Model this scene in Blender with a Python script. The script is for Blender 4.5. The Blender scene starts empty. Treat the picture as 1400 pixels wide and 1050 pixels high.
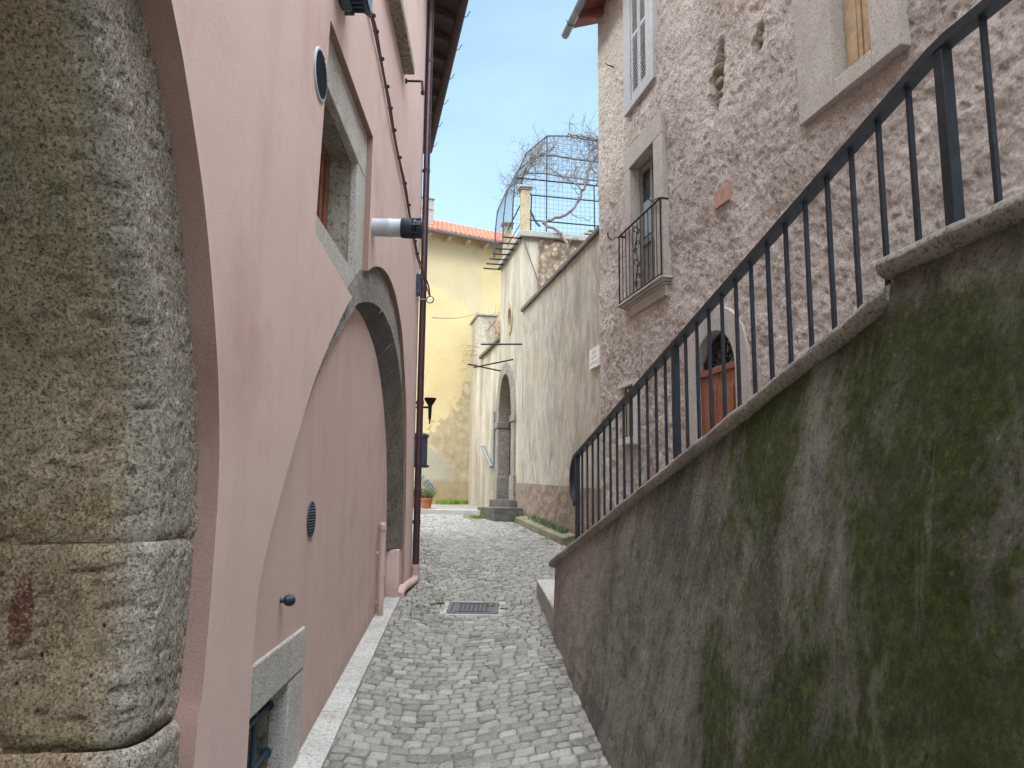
import bpy, bmesh, math, random
from mathutils import Vector, Matrix, noise
from mathutils.geometry import tessellate_polygon
random.seed(7)
R = math.radians
sc = bpy.context.scene
col = sc.collection
V = Vector

# ------------------------------------------------------------------ colour + materials
def C(rgb):              # 0-255 sRGB to linear
    o = []
    for v in rgb:
        c = v / 255
        o.append(c / 12.92 if c <= .04045 else ((c + .055) / 1.055) ** 2.4)
    return tuple(o) + (1,)

class Mt:
    def __init__(s, name):
        s.m = bpy.data.materials.new(name); s.m.use_nodes = True
        s.t = s.m.node_tree; s.n = s.t.nodes; s.l = s.t.links
        s.b = s.n['Principled BSDF']
        s.pos = s.n.new('ShaderNodeNewGeometry').outputs['Position']
        s.nrm = None
    def lk(s, a, sock):
        if isinstance(a, bpy.types.NodeSocket): s.l.new(a, sock)
        else: sock.default_value = a
    def stretch(s, sx, sy, sz):
        n = s.n.new('ShaderNodeMapping'); s.l.new(s.pos, n.inputs[0]); n.inputs['Scale'].default_value = (sx, sy, sz)
        return n.outputs[0]
    def noise(s, scale, detail=5, rough=.6, vec=None, dist=0.):
        n = s.n.new('ShaderNodeTexNoise'); s.l.new(vec or s.pos, n.inputs['Vector'])
        n.inputs['Scale'].default_value = scale; n.inputs['Detail'].default_value = detail
        n.inputs['Roughness'].default_value = rough; n.inputs['Distortion'].default_value = dist
        return n.outputs['Fac']
    def voro(s, scale, vec=None, feature='F1', out='Distance', rnd=1.):
        n = s.n.new('ShaderNodeTexVoronoi'); n.feature = feature; s.l.new(vec or s.pos, n.inputs['Vector'])
        n.inputs['Scale'].default_value = scale; n.inputs['Randomness'].default_value = rnd
        return n.outputs[out]
    def ramp(s, f, stops):
        n = s.n.new('ShaderNodeValToRGB'); e = n.color_ramp.elements
        while len(e) < len(stops): e.new(.5)
        for k, (p, c) in enumerate(stops):
            e[k].position = p; e[k].color = c if isinstance(c, tuple) else (c, c, c, 1)
        s.lk(f, n.inputs[0]); return n.outputs[0]
    def mix(s, f, a, b, mode='MIX'):
        n = s.n.new('ShaderNodeMix'); n.data_type = 'RGBA'; n.blend_type = mode
        s.lk(f, n.inputs[0]); s.lk(a, n.inputs[6]); s.lk(b, n.inputs[7]); return n.outputs[2]
    def math(s, op, a, b=0., c=None):
        n = s.n.new('ShaderNodeMath'); n.operation = op; s.lk(a, n.inputs[0]); s.lk(b, n.inputs[1])
        if c is not None: s.lk(c, n.inputs[2])
        return n.outputs[0]
    def comp(s, k):
        n = s.n.new('ShaderNodeSeparateXYZ'); s.l.new(s.pos, n.inputs[0]); return n.outputs[k]
    def span(s, v, a, b):          # 0..1 as v goes a..b
        n = s.n.new('ShaderNodeMapRange'); s.lk(v, n.inputs[0]); n.inputs[1].default_value = a; n.inputs[2].default_value = b
        n.interpolation_type = 'SMOOTHSTEP'; return n.outputs[0]
    def attr(s, name):
        n = s.n.new('ShaderNodeAttribute'); n.attribute_name = name; return n.outputs['Fac']
    def bump(s, h, strength, dist):
        n = s.n.new('ShaderNodeBump'); n.inputs['Strength'].default_value = strength; n.inputs['Distance'].default_value = dist
        s.l.new(h, n.inputs['Height'])
        if s.nrm: s.l.new(s.nrm, n.inputs['Normal'])
        s.nrm = n.outputs[0]
    def done(s, color, rough=.9, spec=.25, metal=0.):
        s.lk(color, s.b.inputs['Base Color']); s.lk(rough, s.b.inputs['Roughness'])
        s.b.inputs['Specular IOR Level'].default_value = spec; s.b.inputs['Metallic'].default_value = metal
        if s.nrm: s.l.new(s.nrm, s.b.inputs['Normal'])
        return s.m

M = {}
def plaster(name, a, b, c, grain=140, gs=.35, streak=.5):
    m = Mt(name)
    big = m.noise(.8, 6, .65)
    st = m.noise(3.5, 5, .6, m.stretch(1, 1, .12))
    k = m.ramp(big, [(.3, C(a)), (.55, C(b)), (.75, C(c))])
    k = m.mix(m.math('MULTIPLY', m.ramp(st, [(.5, 0.), (.75, 1.)]), streak), k, C(c))
    hg = m.math('SUBTRACT', m.comp(2), m.math('MULTIPLY', m.comp(1), .0855))
    gr = m.math('MULTIPLY', m.span(m.math('ADD', hg, m.math('MULTIPLY', m.noise(5, 6, .7), .5)), -1.5, -1.85), .5)
    k = m.mix(gr, k, C((141, 122, 112)))
    k = m.mix(m.ramp(m.noise(1.7, 8, .8, dist=1.), [(.6, 0.), (.72, .35)]), k, C(c))
    fine = m.noise(grain, 4, .7)
    k = m.mix(.35, k, m.ramp(fine, [(.3, .25), (.7, .8)]), 'SOFT_LIGHT')
    m.bump(fine, gs, .006); m.bump(m.noise(2.2, 3, .5), .25, .03); m.bump(m.noise(22, 4, .6), .15, .008)
    return m.done(k, .92, .2)
M['pink'] = plaster('pink_plaster', (194, 169, 161), (201, 177, 169), (183, 154, 146), 170, .4, .45)
M['pinkinfill'] = plaster('dusty_pink_plaster', (185, 160, 150), (191, 167, 159), (173, 145, 135), 160, .3, .5)
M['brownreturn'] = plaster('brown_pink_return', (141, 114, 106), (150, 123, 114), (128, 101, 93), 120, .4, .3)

def roughcast():
    m = Mt('roughcast_render')
    y = m.comp(1); z = m.comp(2)
    n1 = m.noise(.9, 7, .68, dist=.4); n2 = m.noise(7, 8, .72); n3 = m.noise(38, 7, .8)
    k = m.ramp(n1, [(.28, C((161, 150, 142))), (.45, C((177, 166, 158))), (.6, C((192, 182, 174))), (.78, C((168, 157, 149)))])
    k = m.mix(m.ramp(n2, [(.33, .6), (.46, 0.)]), k, C((108, 96, 88)))
    k = m.mix(m.ramp(n2, [(.56, 0.), (.72, .75)]), k, C((208, 199, 191)))
    k = m.mix(m.ramp(m.noise(1.3, 7, .72, m.stretch(1, 1, .3), .6), [(.52, 0.), (.68, .5)]), k, C((140, 124, 112)))
    # sunlit patch on the upper corner strip, painted in as a cream tint
    cm = m.math('MULTIPLY', m.span(m.math('ADD', y, m.math('MULTIPLY', n2, .9)), 12.05, 12.4), m.span(m.math('ADD', z, n1), 5.2, 6.0))
    k = m.mix(m.math('MULTIPLY', cm, .75), k, C((200, 190, 175)))
    # warm ochre scars low down
    oc = m.math('MULTIPLY', m.ramp(m.noise(1.3, 6, .7), [(.55, 0.), (.68, 1.)]), m.span(z, 3.2, 1.6))
    k = m.mix(m.math('MULTIPLY', oc, .55), k, C((167, 141, 122)))
    k = m.mix(.7, k, m.ramp(n3, [(.36, .12), (.62, .9)]), 'SOFT_LIGHT')
    m.bump(n2, .9, .04); m.bump(n3, 1., .026); m.bump(m.voro(26), .6, .016)
    return m.done(k, .95, .15)
M['roughcast'] = roughcast()

def greywall():
    m = Mt('weathered_grey_render')
    z = m.comp(2)
    st = m.noise(2.6, 8, .7, m.stretch(1, 1, .38), 1.2); n1 = m.noise(.7, 6, .65); n2 = m.noise(11, 8, .8, m.stretch(1, 1, .6), .5)
    k = m.ramp(st, [(.3, C((131, 126, 116))), (.47, C((158, 152, 141))), (.6, C((180, 174, 162))), (.75, C((147, 143, 136)))])
    k = m.mix(m.ramp(n1, [(.5, 0.), (.7, .55)]), k, C((178, 163, 138)))
    k = m.mix(m.ramp(n2, [(.55, 0.), (.75, .6)]), k, C((196, 190, 178)))
    k = m.mix(m.ramp(n2, [(.25, .6), (.42, 0.)]), k, C((98, 96, 92)))
    m.bump(n2, .5, .02); m.bump(m.noise(90, 3, .7), .4, .006)
    return m.done(k, .93, .2)
M['grey'] = greywall()

def palewall():
    m = Mt('pale_lime_render')
    st = m.noise(1.8, 8, .7, m.stretch(1, 1, .2), .6); n2 = m.noise(9, 7, .7); z = m.comp(2)
    k = m.ramp(st, [(.32, C((136, 131, 120))), (.48, C((162, 156, 141))), (.62, C((186, 180, 164))), (.8, C((150, 144, 131)))])
    k = m.mix(m.math('MULTIPLY', m.ramp(n2, [(.5, 0.), (.66, .8)]), m.span(z, 2.5, .5)), k, C((159, 134, 103)))
    k = m.mix(m.ramp(n2, [(.25, .7), (.38, 0.)]), k, C((98, 93, 85)))
    m.bump(n2, .5, .02); m.bump(m.noise(60, 3, .7), .4, .006)
    return m.done(k, .93, .2)
M['pale'] = palewall()

def baserender():
    m = Mt('pebbly_base_render')
    n1 = m.noise(2.2, 6, .65); v = m.voro(22); n2 = m.noise(30, 5, .7)
    k = m.ramp(n1, [(.3, C((139, 123, 109))), (.5, C((168, 148, 132))), (.7, C((179, 165, 150)))])
    k = m.mix(m.ramp(v, [(.05, 0.), (.5, .7)]), k, C((102, 92, 81)))
    k = m.mix(m.ramp(n2, [(.55, 0.), (.72, .7)]), k, C((205, 191, 175)))
    m.bump(v, -.9, .03); m.bump(n2, .7, .012)
    return m.done(k, .95, .15)
M['base'] = baserender()

def yellowwall():
    m = Mt('yellow_limewash')
    x = m.comp(0); z = m.comp(2)
    n1 = m.noise(.45, 6, .65, dist=.5); n2 = m.noise(3.2, 7, .7); n3 = m.noise(28, 5, .7)
    k = m.ramp(n1, [(.3, C((185, 168, 127))), (.55, C((193, 177, 135))), (.75, C((179, 157, 108)))])
    # paler, greyer panel, upper left of a straight edge
    pt = m.math('MULTIPLY', m.span(m.math('ADD', m.math('ADD', z, m.math('MULTIPLY', x, .55)), m.math('MULTIPLY', n2, .25)), 6.15, 6.25), m.span(x, -1.16, -1.2))
    k = m.mix(m.math('MULTIPLY', pt, .55), k, C((179, 168, 142)))
    # plaster worn away low down
    e = m.math('ADD', m.math('SUBTRACT', z, m.math('MULTIPLY', x, 1.35)), m.math('MULTIPLY', m.math('SUBTRACT', n2, .5), 4.2))
    lo = m.span(e, 6.25, 6.1)
    k = m.mix(lo, k, m.ramp(n2, [(.32, C((145, 132, 106))), (.5, C((165, 151, 121))), (.68, C((183, 172, 146)))]))
    # cement patch
    d = m.math('ADD', m.math('MULTIPLY', m.math('POWER', m.math('ADD', x, 3.1), 2.), .55), m.math('POWER', m.math('SUBTRACT', z, .95), 2.))
    d = m.math('ADD', d, m.math('MULTIPLY', m.math('SUBTRACT', n2, .5), 1.6)); d = m.math('ADD', d, m.math('MULTIPLY', m.math('SUBTRACT', n1, .5), 1.5))
    k = m.mix(m.span(d, .66, .6), k, m.ramp(n3, [(.35, C((153, 147, 132))), (.6, C((171, 165, 149)))]))
    k = m.mix(m.math('MULTIPLY', m.span(z, .75, .5), m.ramp(n3, [(.4, .3), (.6, .9)])), k, C((144, 125, 94)))
    m.bump(n2, .4, .03); m.bump(n3, .5, .012); m.bump(lo, -.8, .03)
    return m.done(k, .93, .2)
M['yellow'] = yellowwall()

def pitted(name, cols, pit=60, dark=(59, 52, 44), tint=None, bs=1., light=None, gritty=0.):
    m = Mt(name)
    n1 = m.noise(2.4, 7, .7, dist=.6); n2 = m.noise(18, 8, .8); n3 = m.noise(pit, 6, .8)
    k = m.ramp(n1, [(.28, C(cols[0])), (.5, C(cols[1])), (.72, C(cols[2]))])
    k = m.mix(m.ramp(n2, [(.52, 0.), (.68, .7)]), k, C(cols[2]))
    if tint: k = tint(m, k, n1, n2)
    k = m.mix(m.ramp(n3, [(.41, .9), (.49, 0.)]), k, C(dark))
    v = m.voro(pit * .45)
    k = m.mix(m.ramp(v, [(.0, .8), (.17, 0.)]), k, C(dark))
    if light: k = m.mix(m.ramp(n3, [(.54, 0.), (.64, .85)]), k, C(light))
    if gritty:
        n4 = m.noise(pit * .42, 7, .85, m.stretch(1, 1, .7), 1.2)
        k = m.mix(m.ramp(n4, [(.42, gritty), (.5, 0.)]), k, C(dark)); m.bump(m.ramp(n4, [(.38, 0.), (.55, 1.)]), .8, .012)
        p2 = m.voro(11); k = m.mix(m.math('MULTIPLY', m.ramp(p2, [(.05, .9), (.11, 0.)]), m.span(m.comp(2), -.1, -.4)), k, C((36, 31, 25))); m.bump(m.ramp(p2, [(.04, 0.), (.14, 1.)]), .8, .02)
    m.bump(n2, .7 * bs, .02); m.bump(n3, 1. * bs, .014); m.bump(m.ramp(v, [(.0, 0.), (.2, 1.)]), .6 * bs, .008)
    return m.done(k, .9, .25)
def portal_tint(m, k, n1, n2):
    x = m.comp(0); z = m.comp(2); y = m.comp(1)
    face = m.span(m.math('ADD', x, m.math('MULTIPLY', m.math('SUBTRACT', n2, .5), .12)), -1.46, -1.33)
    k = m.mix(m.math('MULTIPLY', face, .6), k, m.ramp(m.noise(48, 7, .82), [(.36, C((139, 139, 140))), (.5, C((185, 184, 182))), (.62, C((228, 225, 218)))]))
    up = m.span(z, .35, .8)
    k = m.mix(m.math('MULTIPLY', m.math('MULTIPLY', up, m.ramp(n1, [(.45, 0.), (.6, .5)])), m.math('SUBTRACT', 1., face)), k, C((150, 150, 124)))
    # ochre mortar stain by the lower joint
    s = m.math('MULTIPLY', m.span(m.math('ABSOLUTE', m.math('ADD', m.math('ADD', z, .10), m.math('MULTIPLY', m.math('SUBTRACT', n2, .5), .5))), .12, .02), m.span(m.math('ADD', x, n1), -.95, -1.1))
    k = m.mix(m.math('MULTIPLY', s, .6), k, C((169, 142, 98)))
    k = m.mix(m.math('MULTIPLY', m.math('MULTIPLY', m.span(m.math('ADD', z, m.math('MULTIPLY', n2, .3)), .15, -.2), m.ramp(n1, [(.4, .15), (.6, .75)])), m.math('SUBTRACT', 1., face)), k, C((150, 118, 84)))
    # old red paint
    e = m.math('ADD', m.math('POWER', m.math('MULTIPLY', m.math('ADD', x, m.math('ADD', 1.69, m.math('MULTIPLY', z, -.05))), 1 / .045), 2.), m.math('POWER', m.math('MULTIPLY', m.math('ADD', z, .415), 1 / .13), 2.))
    e = m.math('ADD', e, m.math('MULTIPLY', m.math('SUBTRACT', n2, .5), 3.5))
    return m.mix(m.math('MULTIPLY', m.span(e, 1.1, .7), .75), k, C((122, 47, 44)))
M['portal'] = pitted('pitted_limestone', ((188, 168, 137), (214, 194, 163), (230, 215, 189)), 85, (84, 68, 50), portal_tint, .8, (238, 226, 202), .35)
M['archstone'] = pitted('grey_arch_stone', ((141, 136, 128), (168, 163, 155), (191, 187, 179)), 60, (74, 71, 66), None, 1., None, .5)
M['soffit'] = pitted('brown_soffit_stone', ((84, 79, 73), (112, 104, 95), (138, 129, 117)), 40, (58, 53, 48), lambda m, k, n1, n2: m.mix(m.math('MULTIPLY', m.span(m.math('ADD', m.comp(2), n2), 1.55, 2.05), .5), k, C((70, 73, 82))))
M['travertine'] = pitted('pale_travertine', ((182, 178, 170), (201, 198, 190), (217, 214, 207)), 70, (125, 119, 109))
M['frame'] = pitted('dressed_stone_frame', ((151, 144, 137), (165, 159, 152), (179, 173, 166)), 45, (132, 124, 118), None, .4)
M['reveal'] = pitted('grey_reveal_stone', ((118, 111, 102), (141, 134, 124), (163, 157, 148)), 25, (87, 81, 74), None, .6)
M['stepstone'] = pitted('dark_step_stone', ((75, 74, 70), (93, 91, 86), (117, 114, 107)), 60, (56, 55, 52), None, .5)
M['cope'] = pitted('lichened_coping', ((126, 122, 114), (152, 147, 137), (176, 171, 160)), 60, (90, 85, 76), None, .8)
M['darkcope'] = pitted('dark_slab_coping', ((87, 83, 76), (109, 104, 96), (135, 130, 122)), 50, (59, 56, 51), None, .5)
M['kerb'] = pitted('worn_white_kerb', ((150, 148, 142), (170, 168, 162), (186, 184, 178)), 40, (127, 124, 118), None, .4)
M['pillar'] = pitted('yellowish_pillar_stone', ((146, 133, 108), (168, 154, 126), (184, 172, 148)), 30, (119, 107, 85), None, .5)
M['white_stone'] = pitted('white_marble', ((217, 215, 208), (228, 226, 220), (236, 235, 230)), 30, (198, 195, 187), None, .15)

def mosswall():
    m = Mt('mossy_render')
    y = m.comp(1); z = m.comp(2)
    n1 = m.noise(1.6, 8, .75, m.stretch(1, 1, .35), .8); n2 = m.noise(9, 9, .8); n3 = m.noise(48, 8, .86); n4 = m.noise(.9, 8, .74, m.stretch(1, 1, .5), .6); n5 = m.noise(3.2, 6, .75, m.stretch(1, 1, .3), .9)
    k = m.ramp(n1, [(.34, C((92, 88, 80))), (.46, C((128, 122, 112))), (.56, C((155, 149, 138))), (.7, C((108, 103, 95)))])
    k = m.mix(m.ramp(n2, [(.36, .8), (.5, 0.)]), k, C((86, 83, 78)))
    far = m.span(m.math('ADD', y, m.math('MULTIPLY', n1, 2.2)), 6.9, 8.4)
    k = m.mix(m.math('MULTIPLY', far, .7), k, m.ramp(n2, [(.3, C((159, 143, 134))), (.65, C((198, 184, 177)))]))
    mk = m.math('ADD', n4, m.math('MULTIPLY', m.math('SUBTRACT', n2, .5), .5))
    mk = m.math('ADD', mk, m.math('MULTIPLY', m.math('SUBTRACT', m.span(y, 6.2, 2.0), .5), .24))
    moss = m.ramp(mk, [(.48, 0.), (.62, 1.)])
    moss = m.math('MULTIPLY', moss, m.math('SUBTRACT', 1., m.math('MULTIPLY', m.span(m.math('ADD', z, m.math('MULTIPLY', n2, .4)), .80, .95), .8)))
    g = m.ramp(m.noise(22, 8, .8), [(.32, C((34, 42, 14))), (.5, C((62, 74, 24))), (.66, C((94, 106, 40)))])
    k = m.mix(m.math('MULTIPLY', moss, .88), k, g)
    k = m.mix(m.ramp(n5, [(.57, 0.), (.72, .5)]), k, C((170, 162, 149)))
    k = m.mix(m.ramp(n5, [(.3, .55), (.42, 0.)]), k, C((92, 87, 78)))
    k = m.mix(m.ramp(n3, [(.36, 1.), (.46, 0.)]), k, C((47, 44, 37)))
    k = m.mix(m.math('MULTIPLY', m.ramp(n3, [(.55, 0.), (.64, .6)]), m.math('SUBTRACT', 1., m.math('MULTIPLY', moss, .85))), k, C((207, 202, 186)))
    m.bump(n2, 1., .03); m.bump(n3, 1., .018)
    return m.done(k, .97, .12)
M['moss'] = mosswall()

def cobble():
    m = Mt('limestone_setts')
    a = m.attr('tone'); n1 = m.noise(42, 7, .82); n2 = m.noise(.9, 5, .6); n3 = m.noise(180, 3, .7)
    k = m.ramp(a, [(0., C((101, 98, 93))), (.35, C((127, 124, 118))), (.7, C((144, 141, 134))), (1., C((157, 154, 148)))])
    k = m.mix(m.ramp(n1, [(.5, 0.), (.68, .65)]), k, C((166, 163, 157)))
    k = m.mix(m.ramp(n1, [(.34, .8), (.48, 0.)]), k, C((80, 79, 76)))
    k = m.mix(m.ramp(n2, [(.5, 0.), (.7, .35)]), k, C((126, 123, 117)))
    m.bump(n1, .9, .008); m.bump(n3, .4, .002)
    return m.done(k, .8, .3)
M['cobble'] = cobble()
def joints():
    m = Mt('joint_soil')
    n1 = m.noise(1.4, 6, .7); n2 = m.noise(40, 5, .7); x = m.comp(0); y = m.comp(1)
    k = m.ramp(n2, [(.3, C((74, 70, 61))), (.5, C((125, 119, 107))), (.7, C((153, 147, 138)))])
    mo = m.math('ADD', n1, m.math('MULTIPLY', m.math('MULTIPLY', m.span(x, -.5, -1.2), m.span(y, 8.5, 10.)), .3))
    k = m.mix(m.ramp(mo, [(.52, 0.), (.64, .85)]), k, m.ramp(n2, [(.3, C((47, 58, 22))), (.7, C((92, 106, 46)))]))
    m.bump(n2, .8, .01)
    return m.done(k, .97, .1)
M['joint'] = joints()
def soil():
    m = Mt('plain_ground'); n = m.noise(6, 6, .7)
    return m.done(m.ramp(n, [(.3, C((111, 106, 94))), (.7, C((139, 134, 120)))]), .95, .1)
M['soil'] = soil()
def terrace_ground():
    m = Mt('gravelly_paving'); n = m.noise(25, 6, .75); n1 = m.noise(1.2, 5, .6)
    k = m.ramp(n, [(.3, C((116, 112, 105))), (.7, C((152, 148, 139)))])
    k = m.mix(m.ramp(n1, [(.58, 0.), (.7, .5)]), k, C((112, 120, 82)))
    m.bump(n, .6, .01); return m.done(k, .93, .15)
M['paving'] = terrace_ground()

def simple(name, c, rough=.6, metal=0., var=.25, scale=12, bump=.15, spec=.35):
    m = Mt(name); n = m.noise(scale, 5, .65); a = C(c)
    lo = tuple(v * (1 - var) for v in a[:3]) + (1,); hi = tuple(min(1, v * (1 + var)) for v in a[:3]) + (1,)
    m.bump(n, bump, .004)
    return m.done(m.ramp(n, [(.3, lo), (.7, hi)]), rough, spec, metal)
M['iron'] = simple('dark_painted_iron', (39, 47, 56), .5, .2, .35, 20)
M['black'] = simple('black_iron', (29, 27, 28), .6, .3, .3, 25)
M['brownpipe'] = simple('brown_painted_copper', (74, 54, 60), .42, .3, .22, 6)
M['greyzinc'] = simple('grey_zinc', (126, 134, 140), .5, .5, .25, 7)
M['slate'] = simple('slate_grey_paint', (58, 74, 88), .45, .1, .25, 9)
M['white'] = simple('off_white_plastic', (174, 179, 186), .5, 0, .08, 6)
M['wood'] = simple('varnished_brown_wood', (122, 74, 52), .5, 0, .3, 14)
M['oldwood'] = simple('weathered_wood', (141, 122, 102), .75, 0, .3, 12)
M['palewood'] = simple('pale_wood_shutter', (160, 138, 110), .7, 0, .25, 10)
M['darkwood'] = simple('dark_rafters', (63, 54, 51), .8, 0, .3, 8)
M['redboard'] = simple('red_brown_eave_board', (125, 74, 68), .8, 0, .35, 6)
M['shutter'] = simple('grey_white_shutter', (162, 163, 164), .65, 0, .15, 10)
M['teal'] = simple('faded_blue_green_paint', (127, 144, 150), .65, 0, .2, 9)
M['door_grey'] = simple('old_grey_brown_door', (109, 106, 102), .7, 0, .25, 9)
M['terracotta'] = simple('terracotta', (176, 106, 76), .8, 0, .25, 15)
M['plaque'] = simple('terracotta_tile', (156, 122, 108), .75, 0, .3, 30)
M['dark'] = simple('dark_interior', (20, 17, 15), .9, 0, .2, 5)
M['glass'] = simple('dark_window_glass', (28, 35, 40), .12, 0, .2, 3, .02, .6)
M['wire'] = simple('galvanised_wire', (58, 67, 72), .6, .3, .2, 9)
M['cable'] = simple('brown_sheathed_cable', (109, 90, 94), .7, 0, .2, 12)
M['bark'] = simple('vine_bark', (107, 99, 93), .9, 0, .4, 40, .6)
M['twig'] = simple('dry_twig', (138, 119, 99), .9, 0, .3, 40)
M['cement'] = simple('grey_cement', (143, 143, 139), .85, 0, .25, 12, .3)
M['castiron'] = simple('worn_cast_iron', (91, 91, 94), .55, .4, .3, 40, .4)
M['ink'] = simple('dark_lettering', (77, 79, 85), .8, 0, .1)
M['blue'] = simple('blue_spray_paint', (45, 106, 140), .6, 0, .15)
M['redtile'] = simple('red_roof_tile', (160, 88, 66), .85, 0, .4, 5, .3)
M['olive'] = simple('grey_green_leaf', (107, 122, 85), .8, 0, .35, 30)
M['grass'] = simple('fresh_green_grass', (109, 138, 44), .8, 0, .4, 20)
M['stick'] = simple('brown_stick', (154, 118, 86), .8, 0, .3, 60)
def rubble():
    m = Mt('rubble_masonry'); v = m.voro(9); vc = m.n.new('ShaderNodeTexVoronoi'); m.l.new(m.pos, vc.inputs['Vector']); vc.inputs['Scale'].default_value = 9
    n = m.noise(30, 6, .75)
    k = m.ramp(vc.outputs['Color'], [(.2, C((124, 108, 93))), (.5, C((149, 133, 114))), (.8, C((171, 159, 141)))])
    k = m.mix(m.ramp(v, [(.35, 0.), (.6, .8)]), k, C((109, 98, 86)))
    k = m.mix(m.ramp(n, [(.55, 0.), (.7, .6)]), k, C((183, 172, 153)))
    m.bump(v, -1., .05); m.bump(n, .8, .015)
    return m.done(k, .95, .1)
M['rubble'] = rubble()

# ------------------------------------------------------------------ mesh helpers
class MB:
    def __init__(s): s.v = []; s.f = []; s.tone = []
    def add(s, vs, fs, tone=0.):
        o = len(s.v); s.v += [V(p) for p in vs]; s.f += [tuple(i + o for i in f) for f in fs]; s.tone += [tone] * len(vs)
    def hexa(s, p):           # 8 corners: bottom 4 ccw, top 4
        s.add(p, [(3, 2, 1, 0), (4, 5, 6, 7), (0, 1, 5, 4), (1, 2, 6, 5), (2, 3, 7, 6), (3, 0, 4, 7)])
    def box(s, c, d, rz=0.):
        x, y, z = d[0] / 2, d[1] / 2, d[2] / 2; m = Matrix.Rotation(rz, 3, 'Z'); c = V(c)
        s.hexa([c + m @ V(q) for q in ((-x, -y, -z), (x, -y, -z), (x, y, -z), (-x, y, -z), (-x, -y, z), (x, -y, z), (x, y, z), (-x, y, z))])
    def wbox(s, W, y0, y1, z0, z1, o0, o1):
        s.hexa([W.p(y, z, o) for z in (z0, z1) for (y, o) in ((y0, o0), (y1, o0), (y1, o1), (y0, o1))])
    def prism(s, pts, vec):   # closed outline of 3D points, extruded by vec
        n = len(pts); vec = V(vec); p = [V(q) for q in pts]
        tri = tessellate_polygon([p])
        s.add(p + [q + vec for q in p], [tuple(t) for t in tri] + [tuple(i + n for i in reversed(t)) for t in tri] +
              [(i, (i + 1) % n, (i + 1) % n + n, i + n) for i in range(n)])
    def tube(s, path, r, n=8, cap=True, rot=0.):
        path = [V(p) for p in path]; rr = r if isinstance(r, (list, tuple)) else [r] * len(path)
        vs = []; fs = []; up = None
        for i, p in enumerate(path):
            t = (path[min(i + 1, len(path) - 1)] - path[max(i - 1, 0)]).normalized()
            if up is None:
                a = V((0, 0, 1)) if abs(t.z) < .9 else V((1, 0, 0)); up = t.cross(a).normalized()
            up = (up - t * up.dot(t)).normalized(); w = t.cross(up)
            for k in range(n):
                g = 2 * math.pi * k / n + rot
                vs.append(p + (up * math.cos(g) + w * math.sin(g)) * rr[i])
        for i in range(len(path) - 1):
            for k in range(n):
                fs.append((i * n + k, i * n + (k + 1) % n, (i + 1) * n + (k + 1) % n, (i + 1) * n + k))
        if cap: fs += [tuple(range(n - 1, -1, -1)), tuple(range((len(path) - 1) * n, len(path) * n))]
        s.add(vs, fs)
    def lathe(s, c, axis, prof, n=24):   # prof: (distance along axis, radius)
        c = V(c); ax = V(axis).normalized(); a = V((0, 0, 1)) if abs(ax.z) < .9 else V((1, 0, 0))
        u = ax.cross(a).normalized(); w = ax.cross(u); vs = []; fs = []
        for d, r in prof:
            for k in range(n):
                g = 2 * math.pi * k / n; vs.append(c + ax * d + (u * math.cos(g) + w * math.sin(g)) * r)
        for i in range(len(prof) - 1):
            for k in range(n): fs.append((i * n + k, i * n + (k + 1) % n, (i + 1) * n + (k + 1) % n, (i + 1) * n + k))
        fs += [tuple(range(n - 1, -1, -1)), tuple(range((len(prof) - 1) * n, len(prof) * n))]
        s.add(vs, fs)
    def grid(s, fn, ni, nj, skip=None):
        o = len(s.v)
        for i in range(ni + 1):
            for j in range(nj + 1): s.v.append(V(fn(i, j))); s.tone.append(0.)
        for i in range(ni):
            for j in range(nj):
                if skip and skip(i + .5, j + .5): continue
                a = o + i * (nj + 1) + j; s.f.append((a, a + nj + 1, a + nj + 2, a + 1))
    def build(s, name, mat, parent=None, bevel=0., angle=35, smooth=True, fix=True, loc=None):
        off = V(loc) if loc is not None else (V(parent['_loc']) if parent is not None else V((0, 0, 0)))
        if parent is not None and loc is None and parent.get('_sub'): off = V(parent['_loc'])
        me = bpy.data.meshes.new(name); me.from_pydata([p - off for p in s.v], [], s.f)
        if any(s.tone):
            at = me.attributes.new('tone', 'FLOAT', 'POINT'); at.data.foreach_set('value', s.tone)
        if fix:
            bm = bmesh.new(); bm.from_mesh(me); bmesh.ops.recalc_face_normals(bm, faces=bm.faces); bm.to_mesh(me); bm.free()
        me.materials.append(mat); me.validate()
        if smooth:
            me.polygons.foreach_set('use_smooth', [True] * len(me.polygons)); me.set_sharp_from_angle(angle=R(angle))
        o = bpy.data.objects.new(name, me); col.objects.link(o)
        if parent is not None:
            o.parent = parent; o['_loc'] = list(parent['_loc'])
        else:
            o.location = off; o['_loc'] = list(off)
        if bevel:
            b = o.modifiers.new('bevel', 'BEVEL'); b.width = bevel; b.segments = 2; b.limit_method = 'ANGLE'; b.angle_limit = R(40)
        return o

def thing(name, label, cat, loc, group=None):
    o = bpy.data.objects.new(name, None); col.objects.link(o); o.location = loc; o.empty_display_size = .2
    o['label'] = label; o['category'] = cat; o['_loc'] = list(loc)
    if group: o['group'] = group
    return o
def tag(o, label, cat, group=None):
    o['label'] = label; o['category'] = cat
    if group: o['group'] = group
    return o
def struct(o, kind='structure'): o['kind'] = kind; return o
def ns(p, s=1.): return noise.noise(V(p) * s)
def fr(p, s, o=4): return noise.fractal(V(p) * s, 1., 2., o)

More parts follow.
